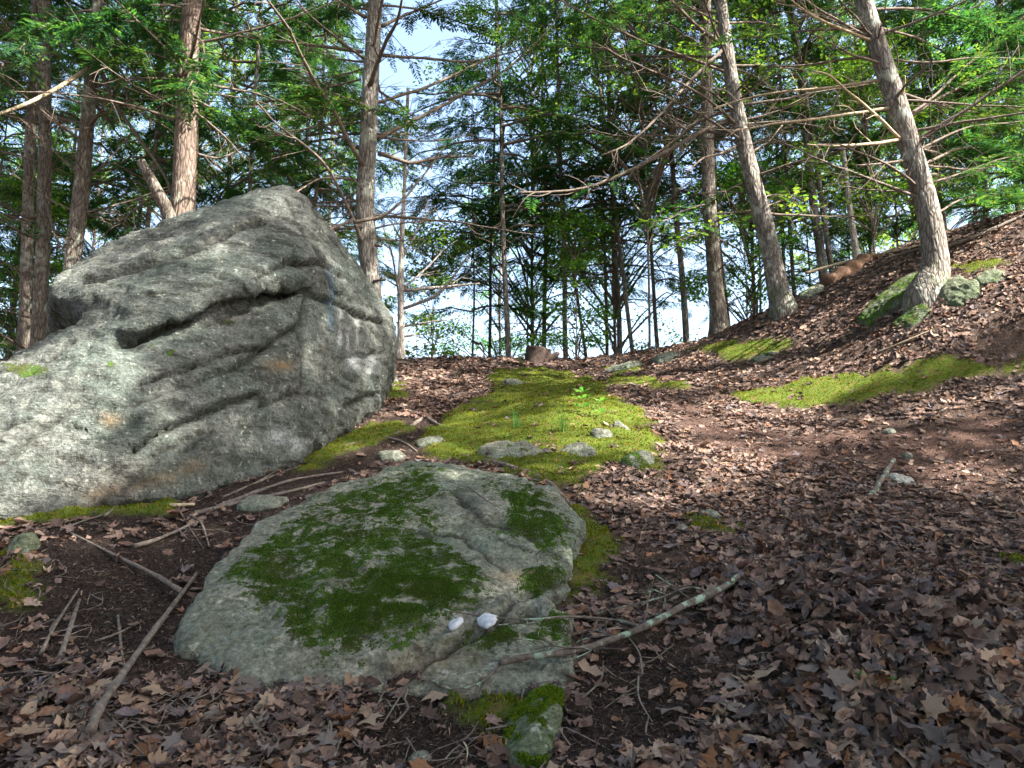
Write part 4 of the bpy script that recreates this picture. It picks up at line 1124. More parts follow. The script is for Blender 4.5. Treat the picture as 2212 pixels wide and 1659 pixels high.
B += [('H', 10.6, -0.8, 5, [(1578, 160), (1481, 122), (1413, 100), (1318, 57), (1231, 12), (1190, -15)], 20, 6), ('H', 10.6, 1.2, 5, [(1577, 152), (1470, 124), (1381, 120), (1306, 107), (1213, 92)], 18, 6),
      ('H', 10.6, -1.4, 5.5, [(1599, 280), (1551, 232), (1481, 185), (1406, 152), (1356, 130), (1280, 90)], 18, 0), ('H', 10.6, -1.2, 7, [(1567, 100), (1511, 60), (1456, 8), (1430, -20)], 8, 0),
      ('H', 10.6, -1.0, 7.5, [(1592, 250), (1506, 290), (1431, 332), (1331, 382), (1243, 410), (1120, 416)], 22, 8), ('H', 10.6, 0.6, 6, [(1590, 232), (1511, 262), (1456, 305), (1381, 360), (1331, 412)], 14, 0),
      ('H', 10.6, -1.5, 5.5, [(1569, 100), (1493, 172), (1418, 255), (1356, 310), (1300, 335)], 16, 0), ('H', 10.6, 0.3, 4.5, [(1603, 305), (1550, 300), (1506, 297)], 4, 0), ('H', 10.6, -0.5, 4.5, [(1600, 312), (1560, 330), (1518, 343), (1480, 375)], 8, 0),
      ('H', 10.6, 0.5, 4, [(1579, 142), (1659, 142), (1740, 150)], 6, 6), ('H', 10.6, 0.5, 4, [(1622, 330), (1660, 305), (1690, 270)], 6, 0), ('H', 10.6, 0.8, 4, [(1570, 50), (1640, 48), (1700, 60)], 8, 10), ('H', 10.6, 1.0, 4, [(1634, 380), (1560, 420), (1500, 470)], 10, 10), ('H', 10.6, 0.4, 3.5, [(1560, 30), (1490, 20), (1400, 30), (1320, 45)], 12, 14)]
B += [('I', 8.75, -0.8, 5.5, [(1890, 90), (1799, 55), (1741, 25), (1700, -10)], 8, 0), ('I', 8.75, 0.9, 4.5, [(1880, 62), (1759, 65), (1659, 77), (1590, 85)], 10, 6), ('I', 8.75, 0.4, 4.5, [(1900, 118), (1809, 130), (1721, 142), (1659, 142)], 8, 0),
      ('I', 8.75, 0.5, 5.5, [(1920, 168), (1809, 187), (1659, 202), (1535, 235)], 12, 0), ('I', 8.75, -1.0, 5.5, [(1960, 312), (1934, 290), (1884, 240), (1834, 200), (1789, 162), (1754, 152)], 6, 0),
      ('I', 8.75, -0.4, 5.5, [(1938, 232), (1834, 247), (1659, 270), (1580, 285)], 12, 0), ('I', 8.75, -0.6, 6.5, [(1958, 300), (1890, 310), (1809, 315), (1744, 312)], 4, 0), ('I', 8.75, -0.3, 4.5, [(1970, 345), (1900, 354), (1844, 357)], 3, 0),
      ('I', 8.75, 0.3, 3.5, [(1980, 377), (1900, 388), (1834, 398)], 6, 0), ('I', 8.75, 0.4, 4, [(1930, 130), (2009, 135), (2110, 125), (2212, 127), (2300, 122)], 12, 14), ('I', 8.75, 1.2, 5, [(1960, 250), (2009, 215), (2090, 140), (2171, 70), (2230, 20)], 14, 16),
      ('I', 8.75, 0.2, 5, [(2005, 440), (1975, 438), (1955, 430)], 2, 0), ('I', 8.75, 0.2, 4, [(2008, 456), (1975, 460), (1950, 452)], 2, 0), ('I', 8.75, 0.5, 4, [(2015, 530), (1960, 545), (1900, 560)], 4, 0), ('I', 8.75, 0.8, 4, [(1990, 400), (2060, 380), (2140, 350), (2220, 330)], 12, 18), ('I', 8.75, 0.8, 4, [(1970, 330), (2084, 277), (2150, 268), (2240, 258)], 10, 14),
      ('I', 8.75, -0.3, 3.5, [(1925, 170), (1940, 130), (1915, 60)], 0, 0), ('I', 8.7, -0.2, 7, [(1944, 220), (1952, 190), (1954, 165)], 0, 0), ('I', 8.75, 1.5, 5, [(1950, 260), (2050, 200), (2150, 150), (2260, 110)], 10, 22)]
B += [('B', 10.5, 1.0, 5, [(207, 188), (260, 170), (370, 170), (430, 178)], 6, 6), ('B', 10.5, -0.6, 8, [(205, 120), (222, 160), (237, 200), (250, 230), (302, 300), (350, 370), (372, 420)], 4, 0), ('B', 10.5, 0.5, 5, [(203, 205), (290, 235), (375, 285)], 8, 8),
      ('B', 10.5, -1.2, 15, [(207, 140), (188, 150), (125, 190), (50, 227), (-20, 252)], 0, 0), ('A', 11.5, -0.6, 6, [(90, 238), (130, 255), (188, 268)], 2, 0), ('A', 11.5, -1.2, 4.5, [(90, 240), (125, 268), (165, 279), (192, 275)], 0, 0),
      ('B', 10.5, 0.8, 5, [(172, 400), (230, 350), (280, 290)], 6, 0), ('A', 11.5, -0.8, 5, [(94, 455), (60, 470), (0, 440), (-50, 430)], 8, 8), ('A', 11.5, -0.8, 4, [(92, 520), (40, 500), (0, 470)], 8, 6), ('A', 11.5, -0.8, 4, [(90, 600), (50, 590), (0, 560)], 8, 0), ('A', 11.5, -0.8, 4, [(86, 690), (40, 680), (0, 655)], 8, 0), ('A', 11.5, -0.8, 5, [(80, 765), (40, 745), (0, 720)], 6, 0),
      ('A', 11.5, -0.6, 5, [(97, 90), (160, 75), (225, 58), (300, 50)], 10, 16), ('A', 11.5, 0.6, 6, [(94, 110), (40, 90), (0, 62), (-60, 40)], 10, 14), ('A', 11.5, 0.6, 5, [(94, 170), (40, 180), (-20, 160)], 10, 10), ('A', 11.5, -0.6, 5, [(97, 430), (125, 520), (160, 560)], 5, 0),
      ('Cc', 9.8, 0.8, 5, [(425, 180), (500, 192), (560, 204), (620, 230)], 10, 8), ('Cc', 9.8, 0.8, 5, [(430, 62), (500, 75), (570, 85)], 10, 10), ('Cc', 9.8, -0.5, 4, [(420, 240), (480, 290), (530, 345)], 8, 0), ('Cc', 9.8, 1.0, 4, [(418, 330), (480, 340), (560, 300), (640, 290)], 10, 14), ('Cc', 9.8, 0.5, 4, [(385, 160), (350, 100), (330, 60)], 8, 0)]
# leafy boughs hanging in front of the trunks at the upper left and right
B += [('A', 11.5, -2.2, 5, [(95, 20), (160, 40), (240, 90), (300, 130)], 8, 70), ('A', 11.5, -2.0, 5, [(95, 60), (150, 110), (200, 130), (260, 120)], 8, 70), ('B', 10.5, -1.0, 5, [(205, 40), (260, 30), (330, 60), (380, 110)], 8, 80), ('B', 10.5, -1.4, 5, [(205, 20), (150, 30), (90, 60), (40, 110)], 8, 70), ('A2', 12, -1.4, 5, [(75, 130), (40, 150), (0, 190), (-40, 220)], 8, 50),
      ('Cc', 9.8, -1.0, 5, [(412, 20), (350, 10), (280, 20), (200, 60)], 8, 90), ('Cc', 9.8, -1.2, 4, [(410, 60), (440, 100), (430, 150), (400, 200)], 6, 60), ('Cc', 9.8, 0.6, 4, [(405, 210), (450, 230), (520, 280), (560, 300)], 6, 40),
      ('D', 10.4, -0.9, 4, [(800, 225), (770, 222), (720, 215), (660, 205)], 5, 45), ('D', 10.4, -0.8, 4, [(798, 232), (830, 240), (860, 245)], 4, 26), ('D', 10.4, 1.0, 4, [(806, 20), (760, 20), (700, 40), (640, 60)], 5, 40), ('D', 10.4, 1.0, 4, [(812, 10), (900, 20), (1000, 50), (1080, 80)], 5, 36),
      ('I', 8.75, 1.5, 5, [(1900, 60), (2000, 90), (2100, 150), (2200, 190)], 8, 80), ('I', 8.75, 1.5, 5, [(1940, 200), (2040, 230), (2140, 250), (2230, 260)], 8, 80), ('I', 8.75, 2.0, 5, [(1985, 360), (2080, 320), (2170, 330), (2260, 370)], 8, 80), ('I', 8.75, 1.0, 5, [(1880, 20), (2000, 20), (2120, 50), (2230, 80)], 8, 80),
      ('I', 8.75, 1.8, 4, [(2010, 470), (2080, 430), (2150, 420), (2230, 430)], 8, 60)]
for i, (tn, Y0, dY, w, pts, tw, fol) in enumerate(B):
    e = TREES[tn]
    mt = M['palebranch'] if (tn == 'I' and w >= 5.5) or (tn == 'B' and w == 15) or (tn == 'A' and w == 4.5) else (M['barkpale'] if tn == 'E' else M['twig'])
    branch_from_px(pts, Y0, dY, w, e, mt, 300 + i, tw, foliage=fol)

for i, (tn, Y0, dY, pts) in enumerate((('G', 13.0, -1.2, [(1548, 520), (1520, 505), (1480, 515), (1445, 535)]), ('G', 13.0, -1.0, [(1546, 500), (1560, 480), (1600, 470), (1625, 480)]), ('H', 10.6, 1.5, [(1640, 430), (1680, 420), (1720, 440), (1750, 480)]), ('G', 13.0, -0.8, [(1535, 440), (1490, 450), (1440, 475), (1400, 480)]))):
    branch_from_px(pts, Y0, dY, 3, TREES[tn], M['twig'], 700 + i, 8, foliage=110, broad=True)
def bare_branches(tn, trace, Y, count, seed, ymin=0, ymax=560, lo=0.8, hi=2.4):
    r = np.random.default_rng(seed); e = TREES[tn]; org = np.array(e.location)
    tr = np.array(trace, float)
    for _ in range(count):
        py = r.uniform(ymin, ymax); px = np.interp(py, tr[::-1, 1], tr[::-1, 0])
        p0 = at(px, py, Y); az = r.uniform(0, 2 * np.pi); L = r.uniform(lo, hi)
        d = np.array([math.cos(az), math.sin(az) * 0.9, r.uniform(-0.15, 0.45)]); c = np.array([0, 0, r.uniform(-0.25, 0.25)])
        t_ = np.linspace(0, 1, 14)[:, None]
        P = p0 + d * L * t_ + c * L * t_ ** 2 + 0.03 * L * np.stack([fbm(np.stack([t_[:, 0] * 4 + k, t_[:, 0] * 0 + _ * 1.3 + seed, t_[:, 0] * 0 + k * 3], -1), 2) for k in range(3)], -1) * t_ ** 0.5
        mb = MB(); r0 = 0.009 + 0.006 * L
        mb.add(*tube(P, np.linspace(r0, 0.0035, 14), 6)); twiggy(mb, P, r0, int(9 * L), r, 0.12, 0.6)
        mb.V = [v - org for v in mb.V]
        obj('branch', mb.mesh('branch', M['twig'] if r.random() < 0.75 else M['stick']), e)
bare_branches('A', [(90, 600), (96, 415), (97, 250), (95, 0)], 11.5, 16, 1)
bare_branches('B', [(160, 540), (175, 415), (190, 250), (207, 60)], 10.5, 14, 2)
bare_branches('Cc', [(397, 415), (402, 300), (407, 150), (415, 0)], 9.8, 14, 3, 0, 400)
bare_branches('D', [(792, 520), (789, 415), (796, 300), (801, 180), (810, 0)], 10.4, 20, 4, 0, 520)
bare_branches('G', [(1546, 620), (1531, 415), (1527, 250), (1525, 0)], 13.0, 18, 5, 0, 600)
bare_branches('H', [(1680, 620), (1660, 520), (1626, 390), (1598, 270), (1575, 140), (1556, 0)], 10.6, 18, 6, 0, 480)
bare_branches('I', [(2003, 450), (1975, 350), (1935, 220), (1900, 110), (1866, 0)], 8.75, 20, 7, 0, 460)

# snapped stub beside the shaggy trunk
stub = empty('broken_stub', at(372, 478, 9.5), 'snapped dead stub leaning out beside the shaggy reddish trunk', 'stub')
Ps = catmull([at(385, 560, 9.6), at(366, 470, 9.5), at(338, 410, 9.4), at(304, 348, 9.35)], 40)
bark_tube(Ps, np.linspace(0.095, 0.05, 40), 18, 0.008, 'trunk', M['bark'], stub, np.array(stub.location), seed=4)
# short broken snag on the right
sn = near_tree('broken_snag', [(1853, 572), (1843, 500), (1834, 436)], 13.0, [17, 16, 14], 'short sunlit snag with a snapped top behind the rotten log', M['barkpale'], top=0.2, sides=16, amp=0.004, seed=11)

# stump on the crest
sp = gp(1160, 783)
e = empty('stump', sp, 'dark rotten stump sitting on the crest of the slope', 'stump')
r_ = np.random.default_rng(8)
zz = np.linspace(-0.12, 0.24, 10)
V, Q, T = tube(np.stack([zz * 0.15, zz * 0, zz], -1), 0.20 + 0.05 * np.exp(-(zz + 0.1) / 0.1), 26)
V = V + norm(V * [1, 1, 0.2]) * (0.05 * fbm(V * 7, 3) + 0.03 * fbm(V * 22, 2))[:, None]
obj('wood', mesh_from('stump_wood', V, [Q, T], M['darkwood']), e)
V, Q, T = tube(catmull([[0.1, 0, 0.02], [0.26, -0.05, 0.08], [0.36, -0.08, 0.15]], 8), np.linspace(0.10, 0.03, 8), 10)
V = V + 0.02 * np.stack([fbm(V * 12 + k, 2) for k in range(3)], -1)
obj('root', mesh_from('stump_root', V, [Q, T], M['darkwood']), e)

# rotten log on the bank
a, b = at(1785, 610, 10.9), at(1885, 568, 11.3)
a[2] = gz(a[0], a[1]) + 0.03; b[2] = gz(b[0], b[1]) + 0.05
Pl = catmull([a, (a + b) / 2 + [0, 0, 0.03], b], 26)
V, Q, T = tube(Pl, 0.10 + 0.02 * np.sin(np.arange(26)), 20)
V = V + 0.035 * np.stack([fbm(V * [6, 6, 12] + k * 7, 3) for k in range(3)], -1)
o = obj('rotten_log', mesh_from('rotten_log', V - a, [Q, T], M['rotwood']), label='crumbling orange-brown log lying across the top of the bank', category='log'); o.location = a

# ------------------------------------------------------------------ roots, sticks and fallen branches on the ground
def ground_stick(name, pts, wpx, mat, label, category='stick', lift=0.3, tip=0.6, sides=8, forks=(), seed=0, group=None, twigs=0, on_rock=None):
    r = np.random.default_rng(seed)
    def lay(pts, w, tipf):
        P = []
        for p in pts:
            g = gp(p[0], p[1])
            h = p[2] if len(p) > 2 else 0.0
            if on_rock is not None:
                d = (RP[0] - p[0]) ** 2 + (RP[1] - p[1]) ** 2
                k = np.argmin(np.where(RV & (d < 80), oV[:, 1], 1e9)) if (RV & (d < 80)).any() else np.argmin(d)
                if d[k] < 81: g = oV[k].copy()
            s = g[1] / F
            up = w * 0.5 * s * lift + h
            k_ = 2.3 if on_rock is None or d[k] >= 81 else 1.0
            P.append(at(p[0], p[1], g[1] - k_ * up))
        P = np.array(P)
        n = max(8, int(np.linalg.norm(np.diff(P, axis=0), axis=1).sum() / 0.04))
        P = catmull(P, n)
        s = P[:, 1].mean() / F
        rad = np.linspace(w * 0.5 * s, w * 0.5 * s * tipf, n) * (1 + 0.10 * np.sin(np.arange(n) * 0.9 + seed))
        return P, rad
    P, rad = lay(pts, wpx, tip)
    org = P[0].copy()
    V, Q, T = tube(P, rad, sides)
    V = V + (0.12 * rad.mean() * 2) * np.stack([fbm(V * 18 + 5 * k, 2) for k in range(3)], -1)
    mb = MB(); mb.add(V, Q, T)
    if twigs: twiggy(mb, P, rad[0], twigs, r, 0.05, 0.25)
    if forks:
        e = empty(name, org, label, category, group)
        mb.V = [v - org for v in mb.V]
        obj('stem', mb.mesh('stem', mat), e)
        for i, (fp, fw) in enumerate(forks):
            P2, r2 = lay(fp, fw, 0.4)
            V, Q, T = tube(P2, r2, 6)
            m2 = MB(); m2.add(V, Q, T); twiggy(m2, P2, r2[0], 3, r, 0.04, 0.15)
            m2.V = [v - org for v in m2.V]
            obj('side_branch', m2.mesh('side_branch', mat), e)
        return e
    mb.V = [v - org for v in mb.V]
    o = obj(name, mb.mesh(name, mat), label=label, category=category)
    o.location = org
    if group: o['group'] = group
    return o
RPx, RPy, _ = proj(oV); RP = (RPx, RPy); RV = ((oV - CAM) * oN).sum(1) < 0

ground_stick('fallen_branch', [(1632, 1218, .08), (1560, 1270, .09), (1470, 1312, .09), (1400, 1350, .08), (1330, 1378, .07), (1270, 1398, .06), (1200, 1412, .04), (1130, 1420, .03), (1080, 1432, .02)], 17, M['stick2'],
    'long lichen-spotted fallen branch reaching from the leaves onto the mossy outcrop', 'branch', tip=0.7, seed=1, on_rock=True,
    forks=(([(1380, 1352, .05), (1320, 1338, .06), (1230, 1332, .05), (1150, 1338, .03), (1060, 1333, .02), (985, 1322, .02), (960, 1316, .02)], 7), ([(1080, 1432, .01), (1058, 1460, .01), (1020, 1483, .01), (965, 1487, .01), (930, 1470, .01)], 7),
           ([(1530, 1285, .04), (1490, 1268, .07), (1430, 1290, .08), (1350, 1310, .06), (1290, 1325, .05)], 6), ([(1500, 1300, .04), (1440, 1268, .10), (1380, 1290, .08)], 4), ([(1390, 1350, .05), (1400, 1300, .10), (1412, 1250, .16)], 4), ([(1270, 1398, .05), (1230, 1400, .06), (1190, 1395, .06), (1150, 1405, .04)], 5), ([(1330, 1378, .04), (1280, 1360, .08), (1235, 1372, .08)], 4)))
ground_stick('fallen_branch', [(195, 1580, .03), (215, 1530, .05), (255, 1470, .07), (330, 1365, .07), (380, 1300, .06), (425, 1238, .04)], 19, M['stick'], 'straight grey fallen branch lying across the bare soil left of the outcrop', 'branch', tip=0.45, seed=2,
    forks=(([(392, 1278, .06), (340, 1245, .04), (270, 1210, .03), (230, 1190, .02), (150, 1150, .02)], 11),))
sticks = [
    ([(88, 1412, .01), (120, 1350, .02), (170, 1272, .03)], 8, 'stick', 'thin stick beside a thicker one in the soil under the square block'),
    ([(130, 1420, .01), (150, 1360, .02), (172, 1295, .03)], 13, 'stick', 'thicker grey stick beside the thin one under the square block'),
    ([(1880, 1078, .0), (1902, 1040, .04), (1930, 993, .10)], 17, 'stick2', 'short cut stick with bare orange end standing out of the path'),
    ([(1802, 1285, .04), (1850, 1320, .05), (1880, 1352, .05), (1900, 1392, .04)], 11, 'stick2', 'knobbly stick lying on the heap of dead leaves'),
    ([(290, 1180, .02), (340, 1165, .02), (420, 1130, .02)], 11, 'stick', 'grey stick on the dark soil below the boulder'),
    ([(225, 1115, .02), (250, 1095, .03), (275, 1075, .03)], 6, 'stick', 'bent twig below the moss strip at the boulder foot'),
    ([(130, 1145, .02), (180, 1125, .03), (230, 1110, .02)], 5, 'stick', 'thin twig lying on the moss strip at the boulder foot'),
    ([(410, 1112, .02), (435, 1130, .04), (452, 1180, .02)], 6, 'stick', 'curved twig arching over the soil below the boulder'),
    ([(380, 1090, .02), (410, 1140, .03), (440, 1185, .01)], 4, 'stick', 'very thin bent twig below the boulder'),
    ([(255, 1330, .01), (262, 1400, .02), (268, 1440, .01)], 7, 'stick', 'small forked grey twig left of the straight fallen branch'),
    ([(205, 1385, .02), (250, 1370, .02), (310, 1340, .01)], 6, 'stick', 'thin twig crossing the soil left of the straight fallen branch'),
    ([(770, 1395, .03), (800, 1365, .03), (845, 1412, .02)], 0, 'stick', ''),
    ([(990, 985, .01), (1100, 1008, .02), (1180, 1040, .02), (1230, 1090, .02), (1275, 1125, .01), (1312, 1152, .0)], 15, 'twig', 'thick dark root snaking over the top edge of the mossy outcrop'),
    ([(1225, 1078, .02), (1270, 1112, .02), (1330, 1140, .0)], 6, 'twig', 'slim root running beside the thick dark root'),
    ([(920, 898, .02), (880, 925, .02), (830, 945, .02), (760, 960, .02), (700, 975, .01), (650, 990, .0), (560, 1040, .0)], 9, 'stick', 'long pale root running down through the moss beside the boulder'),
    ([(925, 905, .02), (960, 925, .02), (1000, 948, .01)], 10, 'stick', 'short dark root forking from the long pale root'),
    ([(830, 945, .02), (870, 955, .02), (900, 975, .01)], 8, 'stick', 'little root crossing below the long pale root'),
    ([(985, 885, .0), (1020, 875, .02), (1055, 862, .01)], 11, 'stick', 'weathered wood splinter lying on the mossy hump'),
    ([(470, 1095, .01), (560, 1060, .02), (640, 1035, .02), (740, 1020, .01)], 9, 'stick', 'grey root running along the upper edge of the outcrop'),
    ([(420, 1110, .0), (520, 1085, .02), (600, 1068, .02), (700, 1043, .01)], 12, 'stick', 'thick grey root below its slimmer neighbour at the outcrop edge'),
    ([(480, 1075, .0), (560, 1040, .02), (650, 1005, .02)], 6, 'stick', 'thin root under the boulder overhang'),
    ([(330, 1095, .02), (370, 1092, .03), (420, 1090, .02)], 12, 'palebranch', 'flat pale strip of bark below the boulder'),
    ([(1010, 1050, .02), (1050, 1080, .03), (1085, 1100, .02)], 4, 'stick', 'thin twig lying across the moss of the outcrop top'),
    ([(2090, 1290, .02), (2150, 1195, .03), (2212, 1225, .02)], 0, 'stick', ''),
    ([(2050, 1200, .02), (2130, 1225, .03), (2215, 1250, .03)], 9, 'stick', 'smooth grey root at the edge of the path'),
    ([(1900, 760, .02), (1960, 735, .03), (2040, 700, .02)], 5, 'palebranch', 'long thin twig lying down the leafy bank'),
    ([(1740, 590, .05), (1850, 560, .06), (1990, 530, .06)], 8, 'palebranch', 'grey fallen pole lying behind the leaning tree'),
    ([(2040, 535, .04), (2120, 505, .06), (2215, 462, .06)], 10, 'stick', 'fallen pole running up the skyline of the bank'),
    ([(1540, 1525, .0), (1550, 1550, .02), (1552, 1590, .01)], 9, 'palebranch', 'short pale twig in the bare soil at the edge of the leaves'),
    ([(560, 1210 + 290, .0), (520, 1560, .02), (500, 1600, .01)], 5, 'stick', 'small bark-brown twig among leaves left of the outcrop foot'),
    ([(1000, 1600, .0), (1010, 1620, .03), (1005, 1655, .0)], 4, 'palebranch', 'curved pale twig in the moss beside the egg-shaped rock'),
    ([(740, 1560, .01), (780, 1615, .02), (880, 1600, .01)], 5, 'stick', 'bent pale twig in the bare soil below the outcrop'),
    ([(2000, 770, .02), (1960, 790, .02), (1880, 830, .02)], 0, 'stick', '')]
for i, (pts, w, mt, lab) in enumerate(sticks):
    if not w: continue
    nm = 'root' if ' root' in lab else ('bark_strip' if 'bark below' in lab or 'strip' in lab else ('twig' if 'twig' in lab else 'stick'))
    s = ground_stick(nm, pts, w, M[mt], lab, nm.replace('_', ' '), seed=20 + i, tip=0.55 if w > 5 else 0.4, on_rock=True if 1000 < pts[0][1] < 1480 and 480 < pts[0][0] < 1200 else None)
# fine twigs lying about
twig_meshes = []
for k in range(6):
    r = np.random.default_rng(50 + k); mb = MB()
    L = r.uniform(0.12, 0.30)
    P = catmull([[-L / 2, 0, 0.008], [0, r.normal(0, 0.03), 0.014], [L / 2, r.normal(0, 0.04), 0.008]], 9)
    mb.add(*tube(P, np.linspace(0.0048, 0.002, 9), 5)); twiggy(mb, P, 0.004, 3, r, 0.03, 0.09)
    for v in mb.V: v[:, 2] = 0.006 + 0.25 * (v[:, 2] - 0.006)
    twig_meshes.append(mb.mesh('twig', M['stick'] if k % 3 else M['twig']))
def near_mark0(px):
    for lim, t_ in ((480, 'near the straight fallen branch'), (800, 'below the mossy outcrop'), (1260, 'near the egg-shaped rock'), (1560, 'on the bare soil beyond the outcrop'), (9999, 'on the heap of leaves')):
        if px < lim: return t_
r = np.random.default_rng(77); cnt = 0
while cnt < 90:
    px, py = r.uniform(10, 2200), r.uniform(1100, 1655)
    if poly_sd(np.array([px]), np.array([py]), [(400, 1390), (470, 1225), (830, 1012), (1200, 1060), (1250, 1125), (1230, 1490), (560, 1490)])[0] > -10: continue
    p = gp(px, py); n_ = Vector(gn(p[0], p[1]))
    o = obj('twig', twig_meshes[cnt % 6], label=('thin grey twig ' if cnt % 3 else 'thin dark twig ') + ('lying in the soil below the boulder' if py < 1330 and px < 900 else ('lying on the leaves past the outcrop' if py < 1330 else 'lying ' + near_mark0(px))), category='twig', group='broken twigs on the forest floor')
    qd = n_.to_track_quat('Z', 'Y') @ Vector((0, 0, 1)).rotation_difference(Vector((0, 0, 1)))
    o.rotation_mode = 'QUATERNION'
    from mathutils import Quaternion
    o.rotation_quaternion = qd @ Quaternion((0, 0, 1), r.uniform(0, 6.28))
    o.location = p + np.array([0, 0, 0.012]); s = r.uniform(0.6, 1.3); o.scale = (s, s, s)
    cnt += 1

# ------------------------------------------------------------------ dead leaves
def leaf_from_profile(xs, ws, curl, fold, twist, wave=0.0, crumple=0.10):
    rc = np.random.default_rng(int(abs(curl * 100) + abs(fold * 37) + len(xs)))
    V = []; T = []
    n = len(xs)
    for x, w in zip(xs, ws):
        for y in (-w, 0.0, w):
            z = curl * (x - 0.5) ** 2 + fold * abs(y) + twist * y * (x - 0.5) + wave * math.sin(9 * x + (3 if y > 0 else 0)) * abs(y)
            z += crumple * rc.normal() * min(1.0, abs(y) * 6 + 0.25)
            V.append((x - 0.5, y + 0.03 * rc.normal() * (abs(y) > 0.05), z))
    for i in range(n - 1):
        a = 3 * i
        T += [(a, a + 1, a + 4), (a, a + 4, a + 3), (a + 1, a + 2, a + 5), (a + 1, a + 5, a + 4)]
    return np.array(V), np.array(T)
def maple(curl, fold, k=0.0):
    pts = [(0, -0.45), (0.10, -0.30), (0.34, -0.36), (0.26, -0.20), (0.50, -0.05), (0.36, 0.02), (0.44, 0.26), (0.24, 0.20), (0.16, 0.24), (0.10, 0.36), (0.0, 0.55)]
    out = pts + [(-x, y) for x, y in pts[-2:0:-1]]
    V = [(0, -0.05, 0)] + [(y, x, curl * (x * x + y * y) + fold * abs(x) + k * x * y) for x, y in out]
    n = len(out)
    T = [(0, 1 + i, 1 + (i + 1) % n) for i in range(n)]
    V[0] = (-0.05, 0, 0)
    return np.array(V), np.array(T)
OX = [0, .10, .20, .30, .38, .48, .55, .66, .74, .85, .92, 1.0]; OW = [.02, .05, .15, .09, .25, .12, .31, .15, .27, .10, .13, 0.01]
BX = [0, .15, .35, .55, .78, 1.0]; BW = [.02, .15, .23, .24, .15, 0.01]
fine_leaves = [('oak_leaf', leaf_from_profile(OX, OW, 0.5, 0.35, 0.5, 0.15)), ('oak_leaf', leaf_from_profile(OX, OW, -0.45, -0.25, 0.3, 0.25)), ('oak_leaf', leaf_from_profile(OX, OW, 0.9, 0.6, -0.4, 0.2)), ('maple_leaf', maple(0.35, -0.12, 0.3)), ('maple_leaf', maple(-0.35, 0.25, -0.4)), ('beech_leaf', leaf_from_profile(BX, BW, 0.5, 0.5, 0.3)), ('beech_leaf', leaf_from_profile(BX, BW, -0.7, -0.6, 0.6))]
CX_ = [0, .22, .30, .48, .56, .74, .82, 1.0]; CW_ = [.02, .16, .09, .26, .13, .27, .12, 0.01]
coarse = [leaf_from_profile(CX_, CW_, 0.6, 0.4, 0.5), leaf_from_profile(CX_, CW_, -0.5, -0.3, 0.4), leaf_from_profile(CX_, CW_, 1.1, 0.7, -0.5), maple(0.4, -0.2, 0.4), leaf_from_profile(BX, BW, 0.7, 0.6, 0.4), leaf_from_profile(BX, BW, -0.8, -0.7, 0.6), leaf_from_profile([0, .4, .75, 1], [.03, .24, .2, .02], 1.0, 0.9, 0.8)]

def leaf_density(x, y):
    px, py, dz = proj(np.stack([x, y, gz(x, y)], -1))
    m = moss_mask(x, y); p = path_mask(x, y); b = bare_mask(x, y)
    P = np.stack([x, y, np.zeros_like(x)], -1)
    clump = smooth(-0.30, 0.22, fbm(P * 1.9 + 3, 4))
    d = (0.22 + 0.78 * clump) * (1 - 0.86 * m) * (1 - 0.84 * p) * (1 - 0.93 * b)
    left = (px < 900) & (py < 1480)
    d = d * np.where(left, 0.35, 1.0)
    heap = poly_sd(px, py, [(1480, 1200), (1700, 1100), (1900, 1130), (2120, 1200), (2260, 1330), (2260, 1700), (1560, 1700), (1640, 1500), (1560, 1400), (1420, 1240)])
    d = np.maximum(d, smooth(-30, 60, heap) * (0.6 + 0.4 * clump))
    d *= (poly_sd(px, py, [(400, 1390), (470, 1225), (830, 1012), (1200, 1060), (1250, 1125), (1230, 1490), (560, 1490)]) < 8)
    d *= (px > -150) & (px < 2360) & (py < 1720)
    bl = poly_sd(px, py, [(-100, 1120), (150, 1090), (640, 975), (820, 870), (850, 700), (620, 400), (100, 640), (-100, 850)])
    d *= bl < 4
    return d, px, py, heap
def sample(nn, x0, x1, y0, y1, pw, rr):
    y = y0 + (y1 - y0) * rr.random(nn) ** pw
    x = rr.uniform(-0.72, 0.78, nn) * y
    return x, y
rl = np.random.default_rng(5)
x, y = sample(230000, 0, 0, 2.15, 14.0, 1.15, rl)
d, lpx, lpy, heap = leaf_density(x, y)
keep = rl.random(len(x)) < d * (0.35 + 0.35 * smooth(2, 7, y))
x, y, heap = x[keep], y[keep], heap[keep]
n = len(x)
Nn = gn(x, y)
lift = 0.004 + rl.random(n) * 0.02 + smooth(-20, 90, heap) * rl.random(n) * 0.07 * (y < 5.5)
O = np.stack([x, y, gz(x, y)], -1) + Nn * lift[:, None]
tilt = 0.20 + 0.28 * smooth(0, 60, heap)
U = norm(Nn + rl.normal(0, 1, (n, 3)) * tilt[:, None])
D = np.cross(U, rl.normal(size=(n, 3)))
S = (0.026 + 0.072 * rl.random(n) ** 1.2) * np.where(y > 8, 1.2, 1.0)
size_px = S / y
order = np.argsort(-size_px * (np.abs(x / y) < 0.63) * (y > 2.4))
big = np.zeros(n, bool)
vis_ok = (np.abs(x / y) < 0.63) & (y > 2.45) & (lift > 0.014)
cand = [k for k in order if vis_ok[k]][:300]
big[cand] = True
mb = MB(); kind = rl.integers(0, len(coarse), n)
for k, (tv, tf) in enumerate(coarse):
    s = (kind == k) & ~big
    V, Ft = scatter(tv, tf, O[s], D[s], U[s], np.stack([S[s], S[s] * rl.uniform(0.8, 1.25, s.sum()), S[s] * rl.uniform(0.3, 1.3, s.sum())], -1))
    mb.add(V, None, Ft)
obj('leaf_litter', mb.mesh('leaf_litter', M['deadleaf']), kind='stuff', label='carpet of brown dead leaves covering the slope', category='leaves')
